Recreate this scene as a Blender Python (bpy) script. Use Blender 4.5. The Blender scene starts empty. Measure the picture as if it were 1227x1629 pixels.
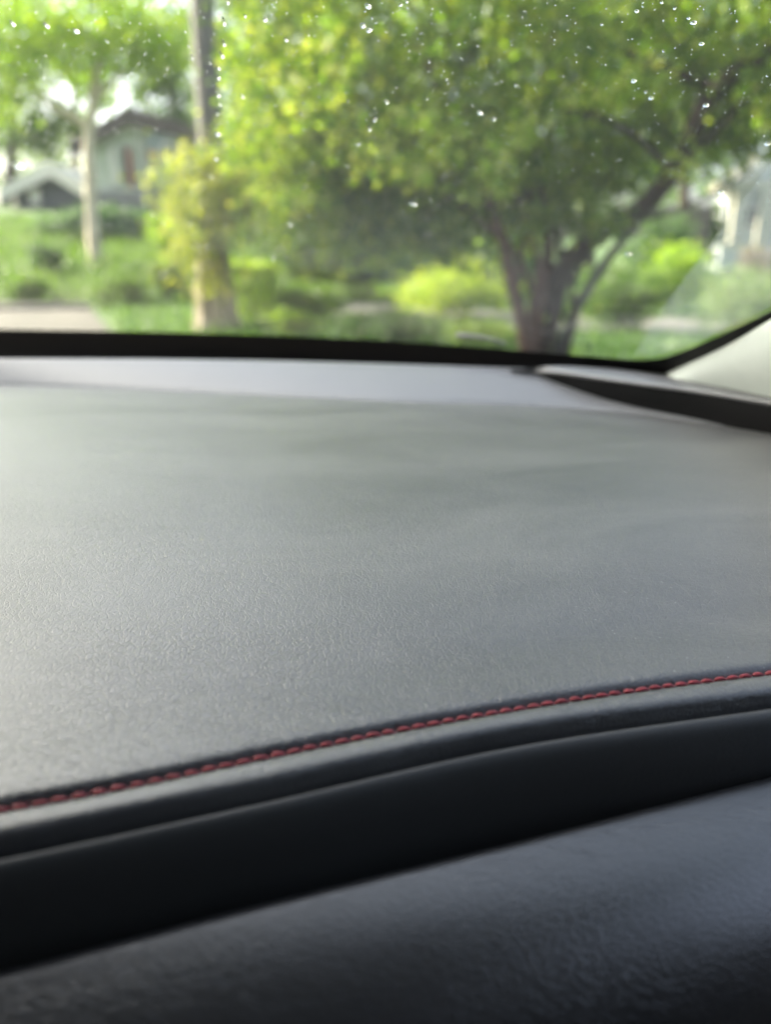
import bpy, math, random
import numpy as np
from mathutils import Vector, Matrix, Quaternion

random.seed(7)
RNG = np.random.default_rng(7)
SC = bpy.context.scene
COL = SC.collection
R = math.radians

# ------------------------------------------------------------------ camera
EYE = np.array((0.0, 0.0, 1.25))
PITCH = R(19.0)
cd = bpy.data.cameras.new('camera')
cam = bpy.data.objects.new('camera', cd)
COL.objects.link(cam)
cam.location = EYE
cam.rotation_euler = (R(90) - PITCH, 0, 0)
cd.sensor_fit = 'VERTICAL'
cd.sensor_height = 24.0
cd.sensor_width = 18.08
cd.lens = 12.0 / math.tan(R(34.0))
cd.clip_start = 0.01
cd.clip_end = 600
cd.dof.use_dof = True
cd.dof.focus_distance = 0.385
cd.dof.aperture_fstop = cd.lens / 6.5
SC.camera = cam

# ------------------------------------------------------------------ sky and sun
SUN_DIR = Vector((-0.76, 0.28, 0.58)).normalized()      # towards the sun
w = bpy.data.worlds.new('World'); SC.world = w; w.use_nodes = True
nt = w.node_tree
bg = nt.nodes['Background']
sky = nt.nodes.new('ShaderNodeTexSky')
sky.sky_type = 'NISHITA'
sky.sun_disc = False
sky.sun_elevation = math.asin(SUN_DIR.z)
sky.sun_rotation = math.atan2(SUN_DIR.x, SUN_DIR.y)
sky.air_density = 0.8
sky.dust_density = 6.0
sky.ozone_density = 0.6
bg.inputs['Strength'].default_value = 0.15
hs = nt.nodes.new('ShaderNodeHueSaturation')            # thin white cloud after the rain
hs.inputs['Saturation'].default_value = 0.68
nt.links.new(sky.outputs[0], hs.inputs['Color'])
nt.links.new(hs.outputs[0], bg.inputs[0])
sl = bpy.data.lights.new('sun', 'SUN')
sun = bpy.data.objects.new('sun', sl); COL.objects.link(sun)
sl.energy = 4.4
sl.angle = R(0.5)
sl.color = (1.0, 0.9, 0.72)
sun.rotation_euler = (-SUN_DIR).to_track_quat('-Z', 'Y').to_euler()
sun.location = (-30, 10, 30)
SC.view_settings.view_transform = 'Standard'
SC.view_settings.look = 'None'
SC.view_settings.gamma = 1.0
SC.view_settings.use_curve_mapping = False
SC.view_settings.exposure = 2.62
SC.cycles.max_bounces = 10
SC.cycles.transparent_max_bounces = 24
SC.cycles.sample_clamp_indirect = 6.0

# ------------------------------------------------------------------ where a line of sight meets a plane
FPX = 814.5 / math.tan(R(34.0))
CP, SP = math.cos(PITCH), math.sin(PITCH)

def ray(px, py):
    u = (px - 613.5) / FPX
    v = (814.5 - py) / FPX
    return np.array((u, CP + v * SP, -SP + v * CP))

def at_z(px, py, z):
    d = ray(px, py)
    return EYE + d * (z / d[2])                  # z measured from the eye

def at_y(px, py, y):
    d = ray(px, py)
    return EYE + d * (y / d[1])

def curve(pts):
    xs = np.array([p[0] for p in pts], float); ys = np.array([p[1] for p in pts], float)
    # smooth monotone-ish cubic (Catmull-Rom tangents)
    m = np.gradient(ys, xs)
    def f(x):
        x = np.clip(x, xs[0], xs[-1])
        i = int(np.clip(np.searchsorted(xs, x) - 1, 0, len(xs) - 2))
        h = xs[i + 1] - xs[i]; t = (x - xs[i]) / h
        return ((2*t**3 - 3*t**2 + 1) * ys[i] + (t**3 - 2*t**2 + t) * h * m[i]
                + (-2*t**3 + 3*t**2) * ys[i + 1] + (t**3 - t**2) * h * m[i + 1])
    return f

# ------------------------------------------------------------------ object helpers
ORG = {}

def empty(name, loc, label=None, cat=None, group=None):
    o = bpy.data.objects.new(name, None); COL.objects.link(o)
    o.location = loc
    o.empty_display_size = 0.1
    ORG[o.name] = np.array(loc, float)
    tag(o, label, cat, group)
    return o

def tag(o, label=None, cat=None, group=None, kind=None):
    if label: o['label'] = label
    if cat: o['category'] = cat
    if group: o['group'] = group
    if kind: o['kind'] = kind
    return o

def mesh_of(name, verts, faces, mat, smooth=True):
    me = bpy.data.meshes.new(name)
    verts = np.asarray(verts, np.float32)
    if isinstance(faces, np.ndarray) and faces.ndim == 2:
        n, k = faces.shape
        me.vertices.add(len(verts)); me.vertices.foreach_set('co', verts.ravel())
        me.loops.add(n * k); me.loops.foreach_set('vertex_index', faces.astype(np.int32).ravel())
        me.polygons.add(n)
        me.polygons.foreach_set('loop_start', np.arange(0, n * k, k, dtype=np.int32))
        me.polygons.foreach_set('loop_total', np.full(n, k, np.int32))
        me.update(calc_edges=True)
    else:
        me.from_pydata([tuple(map(float, v)) for v in verts], [], faces)
        me.update()
    me.polygons.foreach_set('use_smooth', np.full(len(me.polygons), smooth, bool))
    me.materials.append(mat)
    return me

def obj(name, verts, faces, mat, parent=None, smooth=True, origin=None):
    """One mesh object, vertices given in world metres."""
    base = ORG[parent.name] if parent else np.zeros(3)
    o0 = base if origin is None else np.asarray(origin, float)
    me = mesh_of(name, np.asarray(verts, float) - o0, faces, mat, smooth)
    o = bpy.data.objects.new(name, me); COL.objects.link(o)
    if parent: o.parent = parent
    o.location = o0 - base
    ORG[o.name] = o0
    return o

class MB:
    """Collects simple shapes that belong to one mesh."""
    def __init__(s): s.v = []; s.f = []; s.n = 0
    def add(s, v, f):
        v = np.asarray(v, float)
        s.v.append(v); s.f += [tuple(int(i) + s.n for i in q) for q in f]; s.n += len(v)
    def box(s, c, size, rz=0.0):
        x, y, z = [k / 2 for k in size]
        v = np.array([(i, j, k) for i in (-x, x) for j in (-y, y) for k in (-z, z)])
        ca, sa = math.cos(rz), math.sin(rz)
        v = v @ np.array(((ca, sa, 0), (-sa, ca, 0), (0, 0, 1))) + np.asarray(c)
        s.add(v, [(0, 1, 3, 2), (4, 6, 7, 5), (0, 4, 5, 1), (2, 3, 7, 6), (0, 2, 6, 4), (1, 5, 7, 3)])
    def tube(s, pts, rad, n=8, wob=0.0):
        pts = np.asarray(pts, float); m = len(pts)
        t = np.gradient(pts, axis=0); t /= np.linalg.norm(t, axis=1)[:, None] + 1e-9
        ref = np.array((0.31, 0.2, 0.93)) if abs(t[0][2]) < 0.9 else np.array((1.0, 0.1, 0))
        V = []
        for i in range(m):
            a = np.cross(t[i], ref); a /= np.linalg.norm(a); b = np.cross(t[i], a)
            for k in range(n):
                an = 2 * math.pi * k / n
                r = rad[i] * (1 + wob * RNG.normal())
                V.append(pts[i] + r * (math.cos(an) * a + math.sin(an) * b))
        F = [(i*n + k, i*n + (k+1) % n, (i+1)*n + (k+1) % n, (i+1)*n + k) for i in range(m-1) for k in range(n)]
        F += [tuple(range(n))[::-1], tuple((m-1)*n + k for k in range(n))]
        s.add(V, F)
    def build(s, name, mat, parent=None, smooth=True, origin=None):
        return obj(name, np.concatenate(s.v), s.f, mat, parent, smooth, origin)

def box(name, c, size, mat, parent=None, rz=0.0, bevel=0.0, origin=None):
    m = MB(); m.box(c, size, rz)
    o = m.build(name, mat, parent, False, origin)
    if bevel:
        b = o.modifiers.new('bevel', 'BEVEL'); b.width = bevel; b.segments = 2
    return o

def grid(name, rows, mat, parent=None, thick=0.0, smooth=True):
    """Surface through rows of points (all of equal length)."""
    rows = np.asarray(rows, float)
    a, b, _ = rows.shape
    F = np.array([(i*b + j, i*b + j + 1, (i+1)*b + j + 1, (i+1)*b + j) for i in range(a-1) for j in range(b-1)])
    o = obj(name, rows.reshape(-1, 3), F, mat, parent, smooth)
    if thick:
        s = o.modifiers.new('solid', 'SOLIDIFY'); s.thickness = abs(thick); s.offset = -1 if thick > 0 else 1
    return o

def resample(P, k):
    """Catmull-Rom subdivision of a polyline."""
    P = np.asarray(P, float); out = []
    for i in range(len(P) - 1):
        p0 = P[max(i-1, 0)]; p1 = P[i]; p2 = P[i+1]; p3 = P[min(i+2, len(P)-1)]
        for t in np.linspace(0, 1, k, endpoint=False):
            out.append(0.5 * ((2*p1) + (-p0+p2)*t + (2*p0-5*p1+4*p2-p3)*t*t + (-p0+3*p1-3*p2+p3)*t**3))
    out.append(P[-1])
    return np.array(out)

# ------------------------------------------------------------------ materials
def new_mat(name):
    m = bpy.data.materials.new(name); m.use_nodes = True
    t = m.node_tree; b = t.nodes['Principled BSDF']
    return m, t, b

def N(t, typ, **kw):
    n = t.nodes.new(typ)
    for k, v in kw.items():
        if hasattr(n, k): setattr(n, k, v)
        else: n.inputs[k].default_value = v
    return n

def ramp(t, fac, stops):
    r = t.nodes.new('ShaderNodeValToRGB')
    e = r.color_ramp.elements
    while len(e) < len(stops): e.new(0.5)
    for k, (p, c) in enumerate(stops):
        e[k].position = p
        e[k].color = (c, c, c, 1) if isinstance(c, (int, float)) else (*c, 1)
    t.links.new(fac, r.inputs[0])
    return r

def plain(name, col, rough=0.6, col2=None, scale=8.0, bump=0.0, bscale=40.0, spec=0.5):
    m, t, b = new_mat(name)
    b.inputs['Roughness'].default_value = rough
    b.inputs['Specular IOR Level'].default_value = spec
    tc = N(t, 'ShaderNodeTexCoord')
    if col2 is None: col2 = tuple(c * 0.75 for c in col)
    no = N(t, 'ShaderNodeTexNoise', Scale=scale, Detail=5.0)
    t.links.new(tc.outputs['Object'], no.inputs['Vector'])
    r = ramp(t, no.outputs['Fac'], [(0.3, col), (0.7, col2)])
    t.links.new(r.outputs[0], b.inputs['Base Color'])
    if bump:
        n2 = N(t, 'ShaderNodeTexNoise', Scale=bscale, Detail=4.0)
        t.links.new(tc.outputs['Object'], n2.inputs['Vector'])
        bp = N(t, 'ShaderNodeBump', Strength=1.0, Distance=bump)
        t.links.new(n2.outputs['Fac'], bp.inputs['Height'])
        t.links.new(bp.outputs[0], b.inputs['Normal'])
    return m

def leather(name, col, dust, dust_amt, rough=(0.42, 0.58), depth=0.00035, cell=420.0, stretch=(1.0, 0.72, 1.0), spec=0.55, specks=False, coat=0.0):
    """Grained dashboard skin: wrinkle cells, fine pores, a film of dust."""
    m, t, b = new_mat(name)
    L = t.links.new
    tc = N(t, 'ShaderNodeTexCoord')
    mp = N(t, 'ShaderNodeMapping'); mp.inputs['Scale'].default_value = stretch
    mp.inputs['Rotation'].default_value = (0, 0, R(14))
    L(tc.outputs['Object'], mp.inputs['Vector'])
    warp = N(t, 'ShaderNodeTexNoise', Scale=cell * 0.33, Detail=3.0)
    L(mp.outputs[0], warp.inputs['Vector'])
    sc = N(t, 'ShaderNodeVectorMath', operation='SCALE'); sc.inputs['Scale'].default_value = 0.0052
    L(warp.outputs['Color'], sc.inputs[0])
    ad = N(t, 'ShaderNodeVectorMath', operation='ADD')
    L(mp.outputs[0], ad.inputs[0]); L(sc.outputs[0], ad.inputs[1])
    vo = N(t, 'ShaderNodeTexVoronoi', Scale=cell); vo.feature = 'SMOOTH_F1'; vo.inputs['Smoothness'].default_value = 0.35
    L(ad.outputs[0], vo.inputs['Vector'])
    vo2 = N(t, 'ShaderNodeTexVoronoi', Scale=cell * 0.62); vo2.feature = 'DISTANCE_TO_EDGE'
    L(ad.outputs[0], vo2.inputs['Vector'])
    cr = ramp(t, vo2.outputs['Distance'], [(0.0, 0.0), (0.11, 1.0)])
    fine = N(t, 'ShaderNodeTexNoise', Scale=cell * 2.6, Detail=3.0)
    L(tc.outputs['Object'], fine.inputs['Vector'])
    m1 = N(t, 'ShaderNodeMath', operation='MULTIPLY'); m1.inputs[1].default_value = -0.32
    L(vo.outputs['Distance'], m1.inputs[0])
    # wrinkles are stronger in some places than in others
    zone = N(t, 'ShaderNodeTexNoise', Scale=16.0, Detail=3.0)
    L(tc.outputs['Object'], zone.inputs['Vector'])
    zr = ramp(t, zone.outputs['Fac'], [(0.34, 0.45), (0.62, 0.7)])
    m2 = N(t, 'ShaderNodeMath', operation='MULTIPLY')
    L(cr.outputs[0], m2.inputs[0]); L(zr.outputs[0], m2.inputs[1])
    a1 = N(t, 'ShaderNodeMath', operation='ADD'); L(m1.outputs[0], a1.inputs[0]); L(m2.outputs[0], a1.inputs[1])
    a2 = N(t, 'ShaderNodeMath', operation='MULTIPLY_ADD'); a2.inputs[1].default_value = 0.30
    L(fine.outputs['Fac'], a2.inputs[0]); L(a1.outputs[0], a2.inputs[2])
    bp = N(t, 'ShaderNodeBump', Strength=1.0, Distance=depth)
    L(a2.outputs[0], bp.inputs['Height']); L(bp.outputs[0], b.inputs['Normal'])
    # dust and wiping marks
    mp2 = N(t, 'ShaderNodeMapping'); mp2.inputs['Scale'].default_value = (2.2, 5.5, 4.0); mp2.inputs['Rotation'].default_value = (0, 0, R(-38))
    L(tc.outputs['Object'], mp2.inputs['Vector'])
    d1 = N(t, 'ShaderNodeTexNoise', Scale=2.1, Detail=6.0); d1.inputs['Roughness'].default_value = 0.68; d1.inputs['Distortion'].default_value = 0.6
    L(mp2.outputs[0], d1.inputs['Vector'])
    dr = ramp(t, d1.outputs['Fac'], [(0.32, 0.15), (0.7, 1.0)])
    mx = N(t, 'ShaderNodeMath', operation='MULTIPLY'); mx.inputs[1].default_value = dust_amt
    L(dr.outputs[0], mx.inputs[0])
    # pores keep a little more dust than the ridges
    mix = N(t, 'ShaderNodeMixRGB'); mix.inputs[1].default_value = (*col, 1); mix.inputs[2].default_value = (*dust, 1)
    L(mx.outputs[0], mix.inputs[0])
    last = mix
    if specks:      # lint and a few fine scuffs
        for scl, thr, msc in ((210.0, 0.08, (1, 1, 1)), (90.0, 0.02, (0.12, 1.6, 1))):
            m3 = N(t, 'ShaderNodeMapping'); m3.inputs['Scale'].default_value = msc; m3.inputs['Rotation'].default_value = (0, 0, R(24))
            L(tc.outputs['Object'], m3.inputs['Vector'])
            v3 = N(t, 'ShaderNodeTexVoronoi', Scale=scl); L(m3.outputs[0], v3.inputs['Vector'])
            c3 = ramp(t, v3.outputs['Distance'], [(thr * 0.5, 1.0), (thr, 0.0)])
            n3 = N(t, 'ShaderNodeTexNoise', Scale=9.0, Detail=2.0); L(tc.outputs['Object'], n3.inputs['Vector'])
            g3 = ramp(t, n3.outputs['Fac'], [(0.5, 0.0), (0.62, 0.85)])
            k3 = N(t, 'ShaderNodeMath', operation='MULTIPLY'); L(c3.outputs[0], k3.inputs[0]); L(g3.outputs[0], k3.inputs[1])
            x3 = N(t, 'ShaderNodeMixRGB'); x3.inputs[2].default_value = (0.42, 0.41, 0.39, 1)
            L(k3.outputs[0], x3.inputs[0]); L(last.outputs[0], x3.inputs[1]); last = x3
    L(last.outputs[0], b.inputs['Base Color'])
    rr = N(t, 'ShaderNodeMapRange'); rr.inputs['To Min'].default_value = rough[0]; rr.inputs['To Max'].default_value = rough[1]
    L(d1.outputs['Fac'], rr.inputs['Value']); L(rr.outputs[0], b.inputs['Roughness'])
    b.inputs['Specular IOR Level'].default_value = spec
    b.inputs['Coat Weight'].default_value = coat; b.inputs['Coat Roughness'].default_value = 0.36
    return m

def leaf_mat(name, stops, trans=0.45, rough=0.45):
    m, t, b = new_mat(name)
    L = t.links.new
    gi = N(t, 'ShaderNodeNewGeometry')
    r = ramp(t, gi.outputs['Random Per Island'], stops)
    L(r.outputs[0], b.inputs['Base Color'])
    b.inputs['Roughness'].default_value = rough
    tr = N(t, 'ShaderNodeBsdfTranslucent')
    br = N(t, 'ShaderNodeMixRGB', blend_type='MULTIPLY'); br.inputs[0].default_value = 1.0
    br.inputs[2].default_value = (1.7, 1.72, 0.42, 1)
    L(r.outputs[0], br.inputs[1]); L(br.outputs[0], tr.inputs['Color'])
    mx = N(t, 'ShaderNodeMixShader'); mx.inputs[0].default_value = trans
    L(b.outputs[0], mx.inputs[1]); L(tr.outputs[0], mx.inputs[2])
    L(mx.outputs[0], t.nodes['Material Output'].inputs['Surface'])
    return m

def glass_mat(name, film=0.006):
    """Thin window glass: Fresnel reflection over clear transmission and a slight film of dirt."""
    m, t, b = new_mat(name)
    L = t.links.new
    t.nodes.remove(b)
    fr = N(t, 'ShaderNodeFresnel', IOR=1.42)
    # both skins of the pane are met as air-to-glass, since the light goes straight through
    gb = N(t, 'ShaderNodeNewGeometry'); io = N(t, 'ShaderNodeMapRange')
    io.inputs['To Min'].default_value = 1.42; io.inputs['To Max'].default_value = 1 / 1.42
    L(gb.outputs['Backfacing'], io.inputs['Value']); L(io.outputs[0], fr.inputs['IOR'])
    tp = N(t, 'ShaderNodeBsdfTransparent'); tp.inputs[0].default_value = (0.95, 0.97, 0.95, 1)
    gl = N(t, 'ShaderNodeBsdfGlossy'); gl.inputs['Roughness'].default_value = 0.0
    mx = N(t, 'ShaderNodeMixShader')
    L(fr.outputs[0], mx.inputs[0]); L(tp.outputs[0], mx.inputs[1]); L(gl.outputs[0], mx.inputs[2])
    df = N(t, 'ShaderNodeBsdfTranslucent'); df.inputs[0].default_value = (0.7, 0.7, 0.68, 1)
    m2 = N(t, 'ShaderNodeMixShader')
    tc = N(t, 'ShaderNodeTexCoord')
    no = N(t, 'ShaderNodeTexNoise', Scale=9.0, Detail=4.0); L(tc.outputs['Object'], no.inputs['Vector'])
    mr = N(t, 'ShaderNodeMapRange'); mr.inputs['To Min'].default_value = film * 0.5; mr.inputs['To Max'].default_value = film * 1.5
    L(no.outputs['Fac'], mr.inputs['Value']); L(mr.outputs[0], m2.inputs[0])
    L(mx.outputs[0], m2.inputs[1]); L(df.outputs[0], m2.inputs[2])
    L(m2.outputs[0], t.nodes['Material Output'].inputs['Surface'])
    return m

def water_mat():
    m, t, b = new_mat('rain_water')
    t.nodes.remove(b)
    g = N(t, 'ShaderNodeBsdfGlass', IOR=1.333); g.inputs['Roughness'].default_value = 0.0
    t.links.new(g.outputs[0], t.nodes['Material Output'].inputs['Surface'])
    return m

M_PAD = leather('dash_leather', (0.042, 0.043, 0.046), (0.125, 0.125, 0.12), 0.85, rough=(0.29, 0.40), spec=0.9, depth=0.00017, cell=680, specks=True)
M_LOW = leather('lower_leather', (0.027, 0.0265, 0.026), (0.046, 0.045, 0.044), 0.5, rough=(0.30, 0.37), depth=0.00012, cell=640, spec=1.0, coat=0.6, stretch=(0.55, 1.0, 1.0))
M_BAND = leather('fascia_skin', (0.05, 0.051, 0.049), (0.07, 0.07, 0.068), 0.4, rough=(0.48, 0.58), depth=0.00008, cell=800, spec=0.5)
M_STRIP = plain('defroster_plastic', (0.115, 0.119, 0.126), 0.45, (0.13, 0.133, 0.138), 6, 0.00006, 1500, 0.9)
M_TRIM_SHADED = plain('corner_plastic_shaded', (0.007, 0.0075, 0.008), 0.7, (0.009, 0.009, 0.0095), 6, 0.00006, 1500, 0.08)  # near-black tone puts the shade of the cabin-facing side into the colour
M_BLACK = plain('black_frit', (0.006, 0.006, 0.007), 0.6, None, 6, 0, 40, 0.2)
M_CREAM = plain('pillar_cloth', (0.60, 0.66, 0.61), 0.85, (0.63, 0.69, 0.64), 60, 0.0001, 900, 0.2)
M_HEAD = plain('headliner_cloth', (0.10, 0.10, 0.095), 0.9, None, 30, 0, 40, 0.2)
M_CABIN = plain('cabin_dark', (0.02, 0.02, 0.022), 0.7)
M_THREAD = plain('red_thread', (0.25, 0.02, 0.032), 0.6, (0.17, 0.013, 0.022), 900, 0.00025, 1800)
M_PAINT = plain('car_paint', (0.03, 0.033, 0.04), 0.25)
M_RUBBER = plain('rubber', (0.02, 0.02, 0.02), 0.55)
M_GLASS = glass_mat('windscreen_glass')
M_WATER = water_mat()

# leaves
G_NEAR = leaf_mat('leaf_near', [(0.0, (0.045, 0.095, 0.012)), (0.45, (0.098, 0.17, 0.018)), (0.8, (0.165, 0.23, 0.024)), (1.0, (0.28, 0.31, 0.045))], 0.55)
G_LIME = leaf_mat('leaf_lime', [(0.0, (0.085, 0.17, 0.008)), (0.5, (0.15, 0.25, 0.01)), (1.0, (0.24, 0.31, 0.018))], 0.55)
G_YEL = leaf_mat('leaf_yellow', [(0.0, (0.09, 0.14, 0.022)), (0.5, (0.16, 0.19, 0.04)), (1.0, (0.28, 0.27, 0.09))], 0.5)
G_GOLD = leaf_mat('leaf_gold', [(0.0, (0.11, 0.19, 0.012)), (0.5, (0.2, 0.27, 0.018)), (1.0, (0.29, 0.33, 0.04))], 0.45)
G_SUNFLECK = leaf_mat('leaf_sunfleck', [(0.0, (0.13, 0.25, 0.02)), (0.5, (0.27, 0.38, 0.04)), (1.0, (0.5, 0.5, 0.18))], 0.52)  # lightened leaf colour imitating sun flecks
G_MID = leaf_mat('leaf_mid', [(0.0, (0.03, 0.075, 0.012)), (0.5, (0.06, 0.12, 0.016)), (1.0, (0.11, 0.17, 0.022))], 0.42)
G_DARK = leaf_mat('leaf_dark', [(0.0, (0.02, 0.055, 0.012)), (0.6, (0.04, 0.09, 0.02)), (1.0, (0.07, 0.13, 0.03))], 0.36)
G_HEDGE = leaf_mat('leaf_hedge', [(0.0, (0.02, 0.06, 0.014)), (0.6, (0.04, 0.1, 0.02)), (1.0, (0.08, 0.15, 0.025))], 0.3)
G_PALE = leaf_mat('leaf_pale', [(0.0, (0.08, 0.13, 0.05)), (0.6, (0.12, 0.18, 0.07)), (1.0, (0.18, 0.22, 0.1))], 0.4)
G_MAUVE = leaf_mat('leaf_mauve', [(0.0, (0.1, 0.1, 0.06)), (0.5, (0.16, 0.13, 0.12)), (1.0, (0.3, 0.24, 0.26))], 0.35)
G_GRASS = leaf_mat('grass_blade', [(0.0, (0.03, 0.075, 0.012)), (0.5, (0.055, 0.12, 0.018)), (1.0, (0.11, 0.18, 0.025))], 0.4)
M_BARK = plain('bark_dark', (0.024, 0.016, 0.01), 0.9, (0.045, 0.03, 0.019), 14, 0.02, 30)
M_BARK_RED = plain('bark_reddish', (0.12, 0.06, 0.04), 0.9, (0.06, 0.035, 0.027), 14, 0.015, 30)
M_BARK_GREY = plain('bark_grey', (0.13, 0.12, 0.105), 0.9, (0.08, 0.072, 0.065), 12, 0.015, 30)
M_BARK_PALE = plain('bark_pale', (0.55, 0.48, 0.36), 0.85, (0.42, 0.36, 0.27), 9, 0.01, 30)
M_POLE = plain('pole_wood', (0.12, 0.115, 0.1), 0.85, (0.09, 0.086, 0.076), 8, 0.006, 40)
M_STEM = plain('vine_stem_wood', (0.4, 0.33, 0.25), 0.9, (0.24, 0.195, 0.145), 14, 0.02, 30)
M_ROAD = plain('road_asphalt', (0.045, 0.041, 0.034), 0.85, (0.06, 0.054, 0.045), 3, 0.004, 90)
M_PATH = plain('path_gravel', (0.085, 0.08, 0.068), 0.9, (0.062, 0.058, 0.05), 5, 0.006, 60)
M_KERB = plain('kerb_stone', (0.36, 0.32, 0.26), 0.9, (0.27, 0.24, 0.2), 5, 0.004, 60)

def ground_mat():
    m, t, b = new_mat('ground_soil_and_grass')
    L = t.links.new
    tc = N(t, 'ShaderNodeTexCoord')
    n1 = N(t, 'ShaderNodeTexNoise', Scale=0.5, Detail=8.0); L(tc.outputs['Object'], n1.inputs['Vector'])
    r = ramp(t, n1.outputs['Fac'], [(0.3, (0.025, 0.06, 0.012)), (0.5, (0.04, 0.085, 0.016)), (0.62, (0.05, 0.07, 0.022)), (0.75, (0.07, 0.06, 0.04))])
    L(r.outputs[0], b.inputs['Base Color']); b.inputs['Roughness'].default_value = 0.95
    n2 = N(t, 'ShaderNodeTexNoise', Scale=14.0, Detail=5.0); L(tc.outputs['Object'], n2.inputs['Vector'])
    bp = N(t, 'ShaderNodeBump', Strength=0.8, Distance=0.05); L(n2.outputs['Fac'], bp.inputs['Height']); L(bp.outputs[0], b.inputs['Normal'])
    return m
M_GROUND = ground_mat()

# ------------------------------------------------------------------ ground
def sstep(a, b, x):
    t = np.clip((x - a) / (b - a), 0, 1); return t * t * (3 - 2 * t)

def H(x, y):
    x = np.asarray(x, float); y = np.asarray(y, float)
    left = 1 - sstep(-0.30, 0.02, x / np.maximum(np.abs(y), 8.0))
    bank = np.clip(y - 18, 0, 20) * 0.16 + np.clip(y - 38, 0, 60) * 0.05
    bank2 = np.clip(y - 26, 0, 60) * 0.045
    return left * bank + (1 - left) * bank2

xs = np.concatenate((np.linspace(-260, -34, 12), np.linspace(-30, 30, 91), np.linspace(34, 260, 12)))
ys = np.concatenate((np.linspace(-120, 6, 12), np.linspace(8, 60, 105), np.linspace(66, 320, 16)))
gx, gy = np.meshgrid(xs, ys)
gz = H(gx, gy) + 0.03 * np.sin(gx * 1.7) * np.cos(gy * 1.3) * (gy > 10)
gz = np.where((gy < 17.6), np.minimum(gz, 0.0) - 0.02, gz)
g = grid('ground', np.stack((gx, gy, gz), -1), M_GROUND)
tag(g, kind='structure')

def sheet(name, pts, z, mat, thick=0.06):
    """Flat slab lying on the ground with a real edge."""
    n = len(pts)
    V = [(x, y, z) for x, y in pts] + [(x, y, z - thick) for x, y in pts]
    F = [tuple(range(n)), tuple(range(2*n - 1, n - 1, -1))] + [(i, i + n, (i + 1) % n + n, (i + 1) % n) for i in range(n)]
    return obj(name, V, F, mat, None, False)

# road the car stands on, and the lane crossing at the left
road = sheet('road', [(-60, -80), (2.4, -80), (2.4, 6.0), (-3.2, 9.5), (-6.5, 17.3), (-60, 17.6)], 0.012, M_ROAD)
tag(road, kind='structure')
kb = MB()
kp = [(-60, 17.72, 0.06), (-6.6, 17.42, 0.06)]
kb.tube(resample(kp, 12), [0.11] * 13, 6)
kb = kb.build('kerb', M_KERB); tag(kb, kind='structure')
path = sheet('path', [(-2.6, 17.2), (0.2, 15.2), (2.2, 12.8), (6.0, 12.2), (30, 12.6), (30, 15.0), (6, 14.9), (3.4, 15.6), (1.4, 18.2), (-2.2, 20.2), (-3.4, 19.2)], 0.03, M_PATH)
tag(path, kind='structure')

# ------------------------------------------------------------------ foliage
def leaf_arrays(C, size, up=0.35):
    n = len(C)
    d = RNG.normal(size=(n, 3)); d[:, 2] -= 0.35; d /= np.linalg.norm(d, axis=1)[:, None]
    nn = RNG.normal(size=(n, 3)); nn[:, 2] += up * 2.0
    r = np.cross(d, nn); r /= np.linalg.norm(r, axis=1)[:, None] + 1e-9
    nn = np.cross(r, d)
    s = size * RNG.uniform(0.65, 1.3, n)[:, None]
    V = np.empty((n, 4, 3))
    V[:, 0] = C; V[:, 1] = C + d*s*0.48 + r*s*0.33 + nn*s*0.08
    V[:, 2] = C + d*s - nn*s*0.06; V[:, 3] = C + d*s*0.48 - r*s*0.33 + nn*s*0.08
    return V.reshape(-1, 3), np.arange(n * 4).reshape(n, 4)

def clumps(ells, k, spread):
    """Leaf centres: clumps inside ellipsoids, thicker towards the outside."""
    out = []
    for (c, r, n) in ells:
        d = RNG.normal(size=(n, 3)); d /= np.linalg.norm(d, axis=1)[:, None]
        rad = RNG.uniform(0.25, 1.0, n) ** 0.6
        q = np.asarray(c) + d * rad[:, None] * np.asarray(r)
        kk = RNG.integers(int(k * 0.4), int(k * 1.6), n)
        idx = np.repeat(np.arange(n), kk)
        sp = np.repeat(spread * RNG.uniform(0.5, 1.3, n), kk)[:, None]
        out.append(q[idx] + RNG.normal(size=(len(idx), 3)) * sp * np.array((1, 1, 0.6)))
    return np.concatenate(out)

def foliage(name, C, size, mat, parent, floor=True):
    if floor: C = C[C[:, 2] > H(C[:, 0], C[:, 1]) + 0.02]
    V, F = leaf_arrays(C, size)
    return obj(name, V, F, mat, parent, False)

def ell(px, py, rx, ry, Y, dep, n):
    c = at_y(px, py, Y); k = Y / FPX
    return (c, (rx * k, dep, ry * k), n)

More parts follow.
